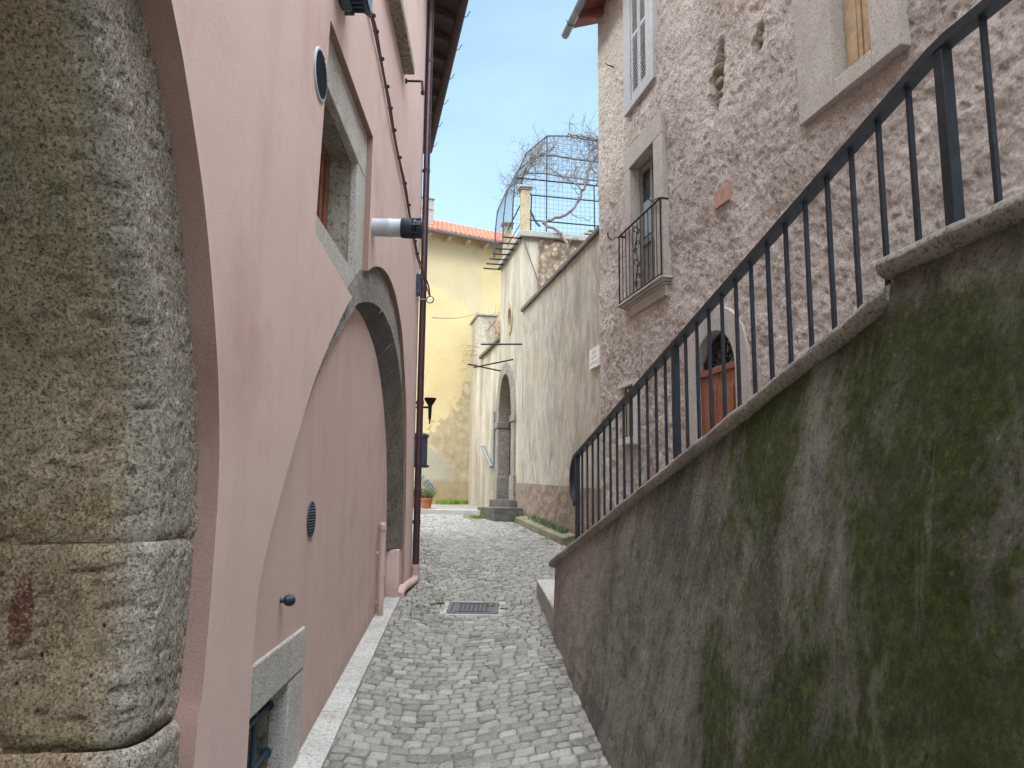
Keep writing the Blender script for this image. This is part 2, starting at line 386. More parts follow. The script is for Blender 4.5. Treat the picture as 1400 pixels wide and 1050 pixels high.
class Wall:                  # a vertical wall X = a + b*Y; side -1 = left of the street, +1 = right; offsets point to the street
    def __init__(s, a, b, side):
        s.a, s.b = a, b; L = math.hypot(1, b); s.n = V((1, -b, 0)) / L * (1 if side < 0 else -1); s.d = V((b, 1, 0)) / L
    def p(s, y, z, o=0.): return V((s.a + s.b * y, y, z)) + s.n * o
WM = Wall(-1.14, -.02, -1)    # pink house, proud plaster
WI = Wall(-1.08, -.046, -1)    # pink house, infill of the blind arch
W2 = Wall(.887, -.208, -1)    # pink house, wing past the corner
WS = Wall(1.77, -.165, 1)     # stair wall, nose of its coping
WG = Wall(4.412, -.215, 1)    # house on the right and garden wall
E_ = -WG.n                    # away from the street, behind the right-hand walls
def g(y):                     # height of the street
    if y < 0: return -2.058
    if y < 11: return -2.058 + .0855 * y
    if y < 20.8: return -1.1175 + .07 * (y - 11)
    return -.4315
def gw(y):                    # wall foot
    return g(y)

def lerp_curve(pts, n):
    pts = [V((a, b, 0)) for a, b in pts]; L = [0.]
    for i in range(1, len(pts)): L.append(L[-1] + (pts[i] - pts[i - 1]).length)
    out = []
    for k in range(n + 1):
        t = L[-1] * k / n; i = 1
        while i < len(L) - 1 and L[i] < t: i += 1
        f = (t - L[i - 1]) / max(1e-9, L[i] - L[i - 1]); q = pts[i - 1].lerp(pts[i], f); out.append((q.x, q.y))
    return out
def smooth_curve(pts, n):     # Catmull-Rom through points, n samples per span
    P = [pts[0]] + list(pts) + [pts[-1]]; out = []
    for i in range(1, len(P) - 2):
        for k in range(n):
            t = k / n; q = []
            for c in (0, 1):
                a, b, d, e = P[i - 1][c], P[i][c], P[i + 1][c], P[i + 2][c]
                q.append(.5 * (2 * b + (d - a) * t + (2 * a - 5 * b + 4 * d - e) * t * t + (3 * b - a - 3 * d + e) * t ** 3))
            out.append(tuple(q))
    out.append(tuple(pts[-1])); return out
def panel(mb, W, outer, holes, off, ret):   # flat wall with holes; the hole edges turn back by ret
    loops = [outer] + holes; flat = [q for lp in loops for q in lp]
    tri = tessellate_polygon([[V((a, b, 0)) for a, b in lp] for lp in loops])
    mb.add([W.p(a, b, off) for a, b in flat], [tuple(t) for t in tri])
    for lp in (holes if ret else []):
        n = len(lp)
        mb.add([W.p(a, b, off) for a, b in lp] + [W.p(a, b, off - ret) for a, b in lp], [(i, (i + 1) % n, (i + 1) % n + n, i + n) for i in range(n)])

# ------------------------------------------------------------------ camera, sky, sun
cam = bpy.data.cameras.new('camera'); co = bpy.data.objects.new('camera', cam); col.objects.link(co); sc.camera = co
cam.sensor_width = 36; cam.lens = 27.0; cam.clip_start = .05; cam.clip_end = 2000
co.matrix_world = Matrix.Rotation(R(98.5), 4, 'X') @ Matrix.Rotation(R(.57), 4, 'Z')
sdir = V((-.42, -.70, .577)).normalized()
sun = bpy.data.lights.new('sun', 'SUN'); so = bpy.data.objects.new('sun', sun); col.objects.link(so)
sun.energy = .75; sun.angle = R(9); sun.color = (1, .96, .90)
so.rotation_euler = sdir.to_track_quat('Z', 'Y').to_euler(); so.location = (0, 0, 30)
w = bpy.data.worlds.new('World'); sc.world = w; w.use_nodes = True
nt = w.node_tree; nd = nt.nodes; lk = nt.links; bg = nd['Background']
sky = nd.new('ShaderNodeTexSky'); sky.sky_type = 'NISHITA'; sky.sun_disc = False
sky.sun_elevation = math.asin(sdir.z); sky.sun_rotation = math.atan2(sdir.x, sdir.y); sky.air_density = 1.; sky.dust_density = .6; sky.ozone_density = 1.5
tc = nd.new('ShaderNodeTexCoord'); mp = nd.new('ShaderNodeMapping'); mp.inputs['Scale'].default_value = (1, 1, 2.2); lk.new(tc.outputs['Generated'], mp.inputs[0])
cn = nd.new('ShaderNodeTexNoise'); cn.inputs['Scale'].default_value = 1.7; cn.inputs['Detail'].default_value = 7; cn.inputs['Roughness'].default_value = .55; cn.inputs['Distortion'].default_value = .4
lk.new(mp.outputs[0], cn.inputs['Vector'])
cr = nd.new('ShaderNodeValToRGB'); cr.color_ramp.elements[0].position = .42; cr.color_ramp.elements[1].position = .74
cr.color_ramp.elements[0].color = (.30, .30, .30, 1); cr.color_ramp.elements[1].color = (.52, .52, .52, 1)
lk.new(cn.outputs['Fac'], cr.inputs[0])
cm = nd.new('ShaderNodeMix'); cm.data_type = 'RGBA'; lk.new(cr.outputs[0], cm.inputs[0]); lk.new(sky.outputs[0], cm.inputs[6]); cm.inputs[7].default_value = (3.7, 5.4, 5.9, 1)
# bright sky lobe added overhead, out of view, to fill the alley with light
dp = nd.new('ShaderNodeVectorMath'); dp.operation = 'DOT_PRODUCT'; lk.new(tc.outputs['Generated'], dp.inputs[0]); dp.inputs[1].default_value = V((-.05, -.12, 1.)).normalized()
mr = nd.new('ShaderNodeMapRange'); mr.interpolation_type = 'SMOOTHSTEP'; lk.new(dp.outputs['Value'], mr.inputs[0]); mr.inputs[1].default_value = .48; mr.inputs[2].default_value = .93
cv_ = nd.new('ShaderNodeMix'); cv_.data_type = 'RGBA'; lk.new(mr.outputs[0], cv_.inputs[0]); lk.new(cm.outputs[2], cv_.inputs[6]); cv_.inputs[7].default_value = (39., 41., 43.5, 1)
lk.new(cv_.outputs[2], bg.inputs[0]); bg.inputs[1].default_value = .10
sc.view_settings.view_transform = 'Standard'; sc.view_settings.look = 'None'; sc.view_settings.gamma = 1; sc.view_settings.exposure = 1.36
sc.cycles.max_bounces = 8; sc.cycles.diffuse_bounces = 5

# ------------------------------------------------------------------ ground + street
mb = MB()
ys = [-200, -20, 0, 4, 8, 11, 15, 18, 20.8, 24, 40, 400]; xs = [-250, -40, -6, -1, 3, 8, 40, 250]
mb.grid(lambda i, j: (xs[j], ys[i], g(ys[i]) - .10), len(ys) - 1, len(xs) - 1)
struct(mb.build('ground', M['soil'], fix=False))

def xleft(y):
    if y < 9.75: return WI.a + WI.b * y + .19
    if y < 10.85: return -1.14 - .02 * y + .01
    return .887 - .208 * y + .02
BASE = [(-6, 1.9), (1, 1.0), (3, .76), (5.01, .606), (6.857, .4745), (8.13, .434)]
def xbase(y):
    for (a, p), (b, q) in zip(BASE, BASE[1:]):
        if y <= b: return p + (q - p) * (y - a) / (b - a)
    return .434
def xright(y):
    if y < 8.13: return xbase(y)
    if y < 9.95: return .434 - (y - 8.13) * .055
    if y < 14.6: return 4.412 - .215 * y
    return 4.412 - .215 * y - .3
mb = MB()
N = 110
mb.grid(lambda i, j: (lambda y: (xleft(y) - .15 + (xright(y) - xleft(y) + .3) * j / 12, y, g(y) - .014 + .006 * ns((j * .3, y * 2, 0))))(-1. + 22.2 * i / N), N, 12)
street = mb.build('street', M['joint'], fix=False); struct(street)
def inside_manhole(x, y): return -.74 < x < -.11 and 8.93 < y < 9.58
mb = MB(); pitch = .112
def warp(u, v):
    xc = -.42 - .02 * v + .12 * math.sin(v * .9)
    return u, v + .5 * math.sqrt((u - xc) ** 2 + .1) + .04 * ns((u * 1.5, v * 1.2, 3.))
rows = int(24.5 / pitch)
for r in range(rows):
    v = 1.2 + r * pitch; u = -3.6 + random.random() * .1
    pj = None
    while u < 2.6:
        wdt = pitch * random.uniform(.85, 1.3)
        c = warp(u + wdt / 2, v + pitch / 2)
        x, y = c
        if 2.0 < y < 21.0 and xleft(y) - .05 < x < xright(y) + .06 and not inside_manhole(x, y):
            jt = lambda: random.uniform(-.011, .011)
            gap = random.uniform(.0015, .006)
            q = [warp(u + a, v + b) for a, b in ((gap, gap), (wdt - gap, gap), (wdt - gap, pitch - gap), (gap, pitch - gap))]
            q = [V((a + jt(), b + jt(), 0)) for a, b in q]
            pts = []
            for k in range(4):            # knocked-off corners
                p0, p1, p2 = q[k - 1], q[k], q[(k + 1) % 4]; c1 = random.uniform(.04, .17); c2 = random.uniform(.04, .17)
                pts += [p1.lerp(p0, c1), p1.lerp(p2, c2)]
            cen = sum(pts, V((0, 0, 0))) / 8
            h = random.uniform(-.003, .004); tx, ty = random.uniform(-.045, .045), random.uniform(-.045, .045)
            def ring(f, dz, jz): return [(cen + (p - cen) * f + V((0, 0, g(y) + (.0855 if y < 11 else .07) * ((cen + (p - cen) * f).y - y) + dz + h + (p.x - cen.x) * f * tx + (p.y - cen.y) * f * ty + random.uniform(-jz, jz)))) for p in pts]
            vs = ring(1., -.03, 0) + ring(.985, -.006, .002) + ring(.90, .002, .002) + ring(.45, .003, .003)
            fs = [(a * 8 + k, a * 8 + (k + 1) % 8, a * 8 + 8 + (k + 1) % 8, a * 8 + 8 + k) for a in range(3) for k in range(8)] + [tuple(range(24, 32))]
            mb.add(vs, fs, max(.02, min(1., random.gauss(.5, .22))))
        u += wdt
o = mb.build('street_setts', M['cobble'], fix=False, angle=60); struct(o)

# white kerb along the pink house
mb = MB(); y = 1.5
while y < 9.7:
    L = random.uniform(1.1, 1.9); y1 = min(9.72, y + L)
    p = lambda yy, o, z: WI.p(yy, g(yy) + z, o)
    nseg = 4
    for s_ in range(nseg):
        a = y + .004 + (y1 - y - .008) * s_ / nseg; b = y + .004 + (y1 - y - .008) * (s_ + 1) / nseg
        ja, jb = .008 * ns((a, 9, 2), 3), .008 * ns((b, 9, 2), 3)
        mb.hexa([p(a, -.02, -.2), p(a, .185 + ja, -.2), p(b, .185 + jb, -.2), p(b, -.02, -.2), p(a, -.02, .035), p(a, .18 + ja, .03), p(b, .18 + jb, .03), p(b, -.02, .035)])
    y = y1
struct(mb.build('kerb', M['kerb'], smooth=False))

# raised edging along the garden wall
mb = MB()
for k in range(5):
    a = 14.75 + k * .82; b = a + .80
    q = lambda yy, o, z: WG.p(yy, g(yy) + z, o)
    mb.hexa([q(a, 0, -.2), q(a, .27, -.2), q(b, .27, -.2), q(b, 0, -.2), q(a, 0, .20), q(a, .26, .13), q(b, .26, .13), q(b, 0, .20)])
struct(mb.build('edging_strip', pitted('mossy_edging', ((94, 93, 69), (124, 120, 98), (151, 145, 126)), 40, (69, 66, 47)), bevel=.012))

# far raised paving, with its front slab
mb = MB()
P0, P1 = V((-.80, 20.15, 0)), V((-4.6, 23.0, 0)); dv = (P1 - P0).normalized(); nv = V((-dv.y, dv.x, 0))
if nv.y < 0: nv = -nv
top = -.30
for k in range(3):
    a = P0 + dv * (k * 1.55 + .004); b = P0 + dv * (k * 1.55 + 1.546)
    mb.hexa([a + V((0, 0, -.9)), b + V((0, 0, -.9)), b + nv * .32 + V((0, 0, -.9)), a + nv * .32 + V((0, 0, -.9)), a + V((0, 0, top)), b + V((0, 0, top)), b + nv * .32 + V((0, 0, top)), a + nv * .32 + V((0, 0, top))])
struct(mb.build('kerb_slab', M['kerb'], bevel=.01))
mb = MB()
a, b = P0 + nv * .325, P1 + nv * .325
mb.grid(lambda i, j: (lambda t, s: tuple((a.lerp(b, t) * (1 - s) + V((2.2 - 14 * t, 31., 0)) * s).to_2d()) + (top - .015 + .16 * s,))(i / 10, j / 8), 10, 8)
struct(mb.build('upper_paving', M['paving'], fix=False))

# ------------------------------------------------------------------ pink house
PH = thing('pink_house', 'tall pink plastered house with a blind stone arch and brown drainpipe', 'house', WM.p(7, -1.5))
near = [(3.10, -2.55), (3.12, -1.02), (3.16, -.77), (3.19, -.36), (3.19, .08), (3.13, .4), (3.04, .67), (2.90, 1.0), (2.73, 1.30), (2.43, 1.69), (2.0, 1.97), (1.5, 2.13), (1.02, 2.17), (.5, 2.1), (-.1, 1.85), (-.7, 1.35), (-1.1, .5), (-1.15, -2.55)]
arch_near = [(3.80, -2.5), (3.80, -.75), (3.84, -.43), (3.97, -.2), (4.2, .1), (4.48, .42), (4.75, .72), (5.21, 1.10), (5.7, 1.46), (5.85, 1.545)]
arch_far = [(6.50, 1.96), (6.7, 2.05), (6.96, 2.14), (7.3, 2.23), (7.7, 2.28), (8.1, 2.27), (8.46, 2.20), (8.8, 2.07), (9.05, 1.92), (9.32, 1.61), (9.55, 1.3), (9.72, .95), (9.85, .5), (9.92, 0.), (9.95, -.5), (9.96, -2.5)]
winhole = [(4.58, 1.62), (4.71, 3.15), (6.50, 3.20)]
mb = MB()
h1, h2 = smooth_curve(near, 3), smooth_curve(arch_near, 2) + winhole + smooth_curve(arch_far, 3)
panel(mb, WM, [(-8, -2.6), (10.78, -2.6), (10.78, 11.5), (-8, 11.5)], [h1, h2], 0., 0.)  # unseen upper height added to keep sun off the right-hand house
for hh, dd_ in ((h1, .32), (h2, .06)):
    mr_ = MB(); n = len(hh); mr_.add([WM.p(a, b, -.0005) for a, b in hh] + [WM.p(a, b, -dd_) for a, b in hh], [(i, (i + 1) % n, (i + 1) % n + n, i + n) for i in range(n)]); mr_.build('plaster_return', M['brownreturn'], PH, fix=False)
# wing beyond the corner, back and top
c0, c1 = WM.p(10.78, -2.6), W2.p(16.5, -2.6)
mb.add([c0, c1, c1 + V((0, 0, 10.7)), c0 + V((0, 0, 10.7))], [(0, 1, 2, 3)])
d1 = c1 + V((-7, -1.5, 0)); mb.add([c1, d1, d1 + V((0, 0, 10.7)), c1 + V((0, 0, 10.7))], [(0, 1, 2, 3)])
c0u = c0 + V((0, 0, 10.7)); mb.add([c0u, c0u + V((0, 0, 3.4)), c0u + V((-8, 2, 3.4)), c0u + V((-8, 2, 0))], [(0, 1, 2, 3)])
c8 = WM.p(-8, -2.6); mb.add([c8, c8 + V((-8, 0, 0)), c8 + V((-8, 0, 14.1)), c8 + V((0, 0, 14.1))], [(0, 1, 2, 3)])
c8u = c8 + V((0, 0, 14.1)); cu = WM.p(10.78, 11.5); mb.add([c8u, cu, cu + V((-8, 2, .0)), c8u + V((-8, 0, 0))], [(0, 1, 2, 3)])
mb.build('wall', M['pink'], PH, angle=20)
mb = MB()   # infill
panel(mb, WI, [(3.3, -2.5), (10.1, -2.5), (10.1, .6), (9.4, 1.6), (8.2, 2.0), (6.3, 1.9), (5.0, 1.2), (3.9, .3), (3.3, -.6)], [[(3.55, -1.98), (4.90, -1.98), (4.90, -.93), (3.55, -.93)]], 0., .05)
mb.build('arch_infill', M['pinkinfill'], PH)
# voussoirs
arris = [(4.30, .20), (4.53, .42), (4.94, .79), (5.46, 1.14), (5.97, 1.45), (6.24, 1.60), (6.87, 1.77), (7.4, 1.85), (7.88, 1.85), (8.4, 1.77), (8.81, 1.61), (9.2, 1.36), (9.45, 1.10), (9.68, .66), (9.80, .25), (9.84, -.1), (9.84, -.63)]
inner = [(4.32, .22), (4.56, .45), (4.96, .82), (5.48, 1.17), (5.99, 1.48), (6.3, 1.61), (6.65, 1.645), (7.05, 1.645), (7.4, 1.61), (7.75, 1.56), (8.12, 1.46), (8.5, 1.28), (8.8, 1.08), (9.02, .86), (9.26, .60), (9.42, .22), (9.52, -.1), (9.57, -.63)]
outer = [(4.20, .28), (4.48, .48), (4.85, .88), (5.35, 1.26), (5.85, 1.62), (6.15, 1.80), (6.6, 2.06), (7.0, 2.22), (7.75, 2.34), (8.5, 2.26), (9.05, 2.0), (9.4, 1.65), (9.65, 1.3), (9.85, .85), (9.97, .3), (10.0, -.1), (10.0, -.63)]
A, I_, O = (lerp_curve(smooth_curve(c, 4), 64) for c in (arris, inner, outer))
cuts = [0, 5, 10, 15, 21, 26, 31, 35, 39, 43, 47, 51, 55, 60, 64]
for a, b in zip(cuts, cuts[1:]):
    mb = MB(); dj = random.uniform(-.004, .004); n = b - a
    rows_ = []
    for k in range(a, b + 1):
        f = .008 if k in (a, b) else 0.
        kk = min(max(k + (f if k == a else -f if k == b else 0), 0), 64); i0 = min(int(kk), 63); t = kk - i0
        L = lambda c: (c[i0][0] + (c[i0 + 1][0] - c[i0][0]) * t, c[i0][1] + (c[i0 + 1][1] - c[i0][1]) * t)
        o_, r_, i_ = L(O), L(A), L(I_)
        mid = ((o_[0] + r_[0]) / 2, (o_[1] + r_[1]) / 2)
        jj = lambda s: .012 * ns((k * .9, s, a), 1.3)
        rows_.append(([WM.p(*o_, -.16), WM.p(*o_, -.052 + dj), WM.p(*mid, -.034 + dj + jj(1)), WM.p(*r_, -.022 + dj + jj(2) * .5)],
                      [WM.p(*r_, -.022 + dj + jj(2) * .5), WM.p(r_[0] * .6 + i_[0] * .4, r_[1] * .6 + i_[1] * .4, -.075 + dj + jj(3)), WI.p(*i_, -.005)]))
    vo = None
    for q in (0, 1):
        mb = MB(); vs = [p for r_ in rows_ for p in r_[q]]; m_ = len(rows_[0][q])
        fs = [(i * m_ + j, (i + 1) * m_ + j, (i + 1) * m_ + j + 1, i * m_ + j + 1) for i in range(n) for j in range(m_ - 1)]
        if q == 0: fs += [tuple(range(m_)), tuple(n * m_ + j for j in range(m_ - 1, -1, -1))]
        mb.add(vs, fs)
        if q == 0: vo = mb.build('voussoir', M['archstone'], PH, angle=30)
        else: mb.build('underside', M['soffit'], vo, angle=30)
mb = MB(); mb.wbox(WM, 9.66, 9.99, -2.4, -.635, -.30, -.04); mb.build('jamb_base', M['pink'], PH, bevel=.01)
# upper window
mb = MB()
for (a, b, c, d) in ((4.2, 6.56, 2.79, 3.3), (6.14, 6.56, 1.83, 2.789)): mb.wbox(WM, a, b, c, d, -.12, -.05)
mb.prism([WM.p(a, b, -.12) for a, b in ((4.2, 1.50), (5.66, 1.50), (5.95, 1.63), (6.56, 1.83), (4.2, 1.829))], WM.n * .07)
wf = mb.build('window', M['travertine'], PH, bevel=.012)
mb = MB()
mb.wbox(WM, 4.2, 6.17, 2.795, 3.0, -.50, -.12); mb.hexa([WM.p(y_, z_, o_) for z_ in (1.7, 2.795) for (y_, o_) in ((6.145, -.12), (6.4, -.12), (6.4, -.5), (6.02, -.5))]); mb.wbox(WM, 4.2, 6.1, 1.62, 1.82, -.50, -.12)
mb.build('reveal', M['reveal'], wf)
mb = MB()
for (a, b, c, d) in ((4.15, 6.06, 2.70, 2.79), (4.15, 6.06, 1.825, 1.90), (5.94, 6.06, 1.90, 2.70), (5.15, 5.27, 1.90, 2.70), (5.78, 5.85, 1.90, 2.7)): mb.wbox(WM, a, b, c, d, -.36, -.27)
mb.build('casement', M['wood'], wf, bevel=.006)
mb = MB(); mb.wbox(WM, 4.15, 6.0, 1.83, 2.78, -.40, -.34); mb.build('pane', M['glass'], wf)
# barred cellar window at street level
mb = MB()
lt = lambda y: -.82 - (y - 3.8) * .0
mb.wbox(WI, 3.5, 5.07, -1.065, -.815, -.10, .018)
mb.wbox(WI, 4.70, 5.07, -1.75, -1.069, -.10, .014)
cf = mb.build('cellar_window', M['travertine'], PH, bevel=.012)
mb = MB(); mb.wbox(WI, 4.705, 4.95, -1.98, -1.0, -.42, -.10); mb.wbox(WI, 3.5, 4.705, -1.064, -.95, -.42, -.10); mb.wbox(WI, 3.5, 4.705, -1.98, -1.62, -.42, .01)
mb.build('reveal', M['reveal'], cf)
mb = MB(); mb.wbox(WI, 3.4, 4.75, -1.98, -.9, -.46, -.42); mb.build('backing', M['darkwood'], cf)
for yy in (3.98, 4.20, 4.42):
    mb = MB(); mb.tube([WI.p(yy, -1.66, -.10), WI.p(yy, -1.03, -.10)], .016, 8); mb.build('bar', M['slate'], cf)
for zz in (-1.20, -1.46):
    mb = MB(); mb.tube([WI.p(3.5, zz, -.10), WI.p(4.75, zz, -.10)], .016, 8); mb.build('crossbar', M['slate'], cf)
    mb = MB(); mb.tube([WI.p(4.68, zz, -.10), WI.p(4.71, zz, -.10)], .032, 10); mb.build('bar_socket', M['slate'], cf)
# round vent grilles
def vent(W, y, z, r, slats, rimmat, slatmat):
    mb = MB(); c = W.p(y, z, 0); mb.lathe(c, W.n, [(-.01, r), (.008, r), (.011, r * .97), (.011, r * .90), (.003, r * .88), (.003, .001)], 40)
    v = mb.build('vent_grille', rimmat, PH)
    mb = MB()
    for k in range(slats):
        q = -r * .86 + (k + .5) * 2 * r * .86 / slats; h = math.sqrt(max(0, (r * .86) ** 2 - q * q))
        t = r * .86 / slats
        mb.add([W.p(y - h, z + q - t * .6, .004), W.p(y + h, z + q - t * .6, .004), W.p(y + h, z + q + t * .1, .017), W.p(y - h, z + q + t * .1, .017), W.p(y - h, z + q - t * .9, .004), W.p(y + h, z + q - t * .9, .004)], [(0, 1, 2, 3), (3, 2, 5, 4)])
    mb.build('slat', slatmat, v, fix=False, smooth=False)
    mb = MB(); mb.lathe(W.p(y, z, .0032), W.n, [(0, r * .87), (.0005, r * .87)], 32); mb.build('backing', M['dark'], v)
vent(WM, 4.50, 2.63, .165, 15, M['white'], M['slate'])
vent(WI, 5.13, -.145, .118, 11, M['slate'], M['white'])
mb = MB(); mb.lathe(WI.p(4.42, -.575, 0), WI.n + V((0, .35, 0)), [(0, .014), (.02, .014), (.03, .028), (.055, .034), (.075, .026), (.085, .008)], 14); mb.build('tap_stub', M['iron'], PH)
# sill of the next window up, its shutter stay
mb = MB(); mb.wbox(WM, 6.7, 8.42, 4.93, 5.05, -.02, .125); ws = mb.build('upper_sill', M['reveal'], PH, bevel=.012)
mb = MB(); b0 = WM.p(8.55, 4.93, 0); mb.tube([b0, WM.p(8.55, 4.93, .17), WM.p(8.55, 4.93, .20), WM.p(8.55, 4.80, .21)], .014, 8); mb.lathe(b0, WM.n, [(0, .03), (.02, .03), (.025, .014)], 10); mb.tube([WM.p(8.55, 4.80, .21), WM.p(8.55, 4.76, .21)], .022, 8)
mb.build('shutter_stay', M['black'], PH)
mb = MB(); mb.wbox(WM, 6.9, 7.9, 5.06, 6.7, -.03, .02); mb.build('upper_shutter', M['oldwood'], PH)
# eave of the wing: soffit boards, rafters, gutter
ev = 7.95
mb = MB(); p = lambda yy, o, z: W2.p(yy, z, o)
mb.hexa([p(10.1, -2.5, ev + 1.05), p(10.1, .60, ev + .02), p(16.7, .60, ev + .02), p(16.7, -2.5, ev + 1.05), p(10.1, -2.5, ev + 1.2), p(10.1, .60, ev + .12), p(16.7, .60, ev + .12), p(16.7, -2.5, ev + 1.2)])
rf = mb.build('roof', M['darkwood'], PH)
yy = 10.4
while yy < 16.6:
    mb = MB(); mb.hexa([p(yy, -.1, ev + .10), p(yy, .52, ev - .08), p(yy + .1, .52, ev - .08), p(yy + .1, -.1, ev + .10), p(yy, -.1, ev + .26), p(yy, .52, ev + .04), p(yy + .1, .52, ev + .04), p(yy + .1, -.1, ev + .26)]); yy += .62; mb.build('rafter', M['darkwood'], rf)
def gutter(mb, W, y0, y1, o, z, r):
    n = 10; vs = []
    for yy in (y0, y1):
        for rr in (r, r - .006):
            for k in range(n + 1):
                a = math.pi + math.pi * k / n; vs.append(W.p(yy, z + math.sin(a) * rr, o + math.cos(a) * rr))
    m_ = n + 1; fs = []
    for k in range(n):
        fs += [(k, k + 1, 2 * m_ + k + 1, 2 * m_ + k), (m_ + k, 3 * m_ + k, 3 * m_ + k + 1, m_ + k + 1), (k, m_ + k, m_ + k + 1, k + 1), (2 * m_ + k, 2 * m_ + k + 1, 3 * m_ + k + 1, 3 * m_ + k)]
    mb.add(vs, fs)
    for yy in (y0, y1): mb.tube([W.p(yy, z, o + r), W.p(yy, z, o + r)], .004, 6) if False else None
mb = MB(); gutter(mb, W2, 10.05, 16.7, .62, ev + .02, .08); gt = mb.build('gutter', M['darkwood'], PH)
yy = 10.6
while yy < 16.6:
    mb = MB(); mb.tube([W2.p(yy, ev + .02 + math.sin(math.pi + math.pi * k / 8) * .09, .66 + math.cos(math.pi + math.pi * k / 8) * .09) for k in range(9)] + [W2.p(yy, ev + .05, .78)], .008, 6); yy += .95; mb.build('gutter_bracket', M['brownpipe'], gt)
# drainpipe with pink boot
px_, py_ = -1.292, 10.75
mb = MB(); mb.tube([(px_, py_, -1.0), (px_, py_, 8.0), W2.p(11.0, 8.0, .62)], .047, 16); dp = mb.build('drainpipe', M['brownpipe'], PH)
for zz in (-.35, 1.3, 2.95, 4.75, 6.5):
    mb = MB(); mb.tube([(px_, py_, zz), (px_, py_, zz + .05)], .053, 16); mb.box((px_ - .05, py_, zz + .025), (.06, .03, .03))
    mb.build('pipe_clip', M['brownpipe'], dp)
mb = MB(); mb.tube([(px_, py_, -.93), (px_, py_, -1.05), (px_ - .003, py_ - .03, -1.085), (px_ - .01, py_ - .12, -1.11), (px_ - .05, py_ - .72, -1.12), (px_ - .06, py_ - .92, -1.135), (px_ - .065, py_ - 1.0, -1.17), (px_ - .065, py_ - 1.01, -1.36)], .056, 16); mb.tube([(px_, py_, -.95), (px_, py_, -.90)], .068, 16)
mb.build('pipe_boot', M['pinkinfill'], dp)
# thin pink pipe in front of the infill
mb = MB(); q = lambda z: WI.p(8.72, z, .055); mb.tube([q(-1.40), q(-.33)], .036, 12); mb.tube([q(-.36), q(-.30)], .044, 12); mb.tube([q(-.86), q(-.80)], .044, 12)
for zz in (-1.15, -.62): mb.wbox(WI, 8.70, 8.74, zz, zz + .03, 0, .05)
mb.lathe(q(-.30), (0, 0, 1), [(0, .04), (.02, .03), (.025, .001)], 12); mb.build('vent_pipe', M['pinkinfill'], PH)

# things fixed on the pink house
FL = thing('boiler_flue', 'white plastic flue pipe with a dark cap sticking out of the pink wall', 'flue', WM.p(6.65, 2.41))
c = WM.p(6.65, 2.41, 0); mb = MB(); mb.lathe(c, WM.n, [(-.02, .08), (.13, .08), (.135, .083), (.17, .083), (.175, .08), (.26, .08)], 28); mb.build('pipe', M['white'], FL)
mb = MB(); c2 = c + WM.n * .26; mb.lathe(c2, WM.n + V((0, 0, -.03)), [(0, .086), (.02, .092), (.10, .092), (.11, .07), (.13, .07), (.14, .088), (.19, .088), (.20, .05), (.205, .002)], 28)
for k in range(8):
    a = 2 * math.pi * k / 8; u = V((0, 1, 0)) * math.cos(a) + V((0, 0, 1)) * math.sin(a)
    mb.tube([c2 + WM.n * .08 + u * .09, c2 + WM.n * .18 + u * .09], .008, 5)
mb.build('cap', M['iron'], FL)

WL = thing('floodlight', 'slate blue floodlight box bracketed high on the pink wall above the window', 'lamp', WM.p(4.95, 3.6))
mb = MB(); mb.wbox(WM, 4.74, 5.02, 3.42, 3.80, .0, .08); mb.wbox(WM, 4.80, 4.98, 3.48, 3.78, .08, .10); mb.build('back_box', M['slate'], WL, bevel=.01)
mb = MB(); P_ = lambda y, z, o: WM.p(y, z + .18, (o - .03) * .72)
mb.hexa([P_(4.78, 3.33, .13), P_(5.08, 3.33, .13), P_(5.10, 3.24, .30), P_(4.76, 3.24, .30), P_(4.78, 3.58, .13), P_(5.08, 3.58, .13), P_(5.12, 3.66, .32), P_(4.74, 3.66, .32)])
for k in range(5): mb.wbox(WM, 4.82 + k * .055, 4.835 + k * .055, 3.43, 3.51, .075, .16)
mb.build('housing', M['slate'], WL, bevel=.008)
mb = MB(); mb.hexa([P_(4.80, 3.25, .305), P_(5.06, 3.25, .305), P_(5.06, 3.25, .315), P_(4.80, 3.25, .315), P_(4.78, 3.64, .322), P_(5.08, 3.64, .322), P_(5.08, 3.64, .332), P_(4.78, 3.64, .332)]); mb.build('lens', M['glass'], WL)
mb = MB(); mb.tube([P_(5.13, 3.40, .03), P_(5.13, 3.30, .05), P_(5.13, 3.30, .10), P_(5.10, 3.42, .16)], .022, 8); mb.build('bracket', M['slate'], WL)

CB = thing('wall_cable', 'brown twin cable clipped slantwise along the pink wall, ending in a ring by the drainpipe', 'cable', WM.p(8, 3.8))
path = [(5.2, 4.35), (5.89, 4.14), (6.28, 4.09), (6.99, 3.97), (7.57, 3.81), (8.57, 3.65), (9.40, 3.46), (10.1, 3.3)]
cp = smooth_curve(path, 4)
mb = MB(); mb.tube([WM.p(y, z, .026 + .006 * math.sin(i)) for i, (y, z) in enumerate(cp)] + [V((-1.20, 10.62, 2.98)), V((-1.185, 10.66, 2.86))], .012, 6)
mb.tube([WM.p(y, z - .035, .02) for y, z in cp[3:]] + [V((-1.23, 10.60, 2.98)), V((-1.19, 10.66, 2.84))], .008, 6)
mb.build('cable', M['cable'], CB)
for i in range(2, len(cp), 2):
    y, z = cp[i]; mb = MB(); mb.tube([WM.p(y, z, 0), WM.p(y, z, .05)], .006, 6); mb.tube([WM.p(y - .010, z, .04), WM.p(y + .010, z, .04)], .016, 8); mb.build('cable_clip', M['black'], CB)
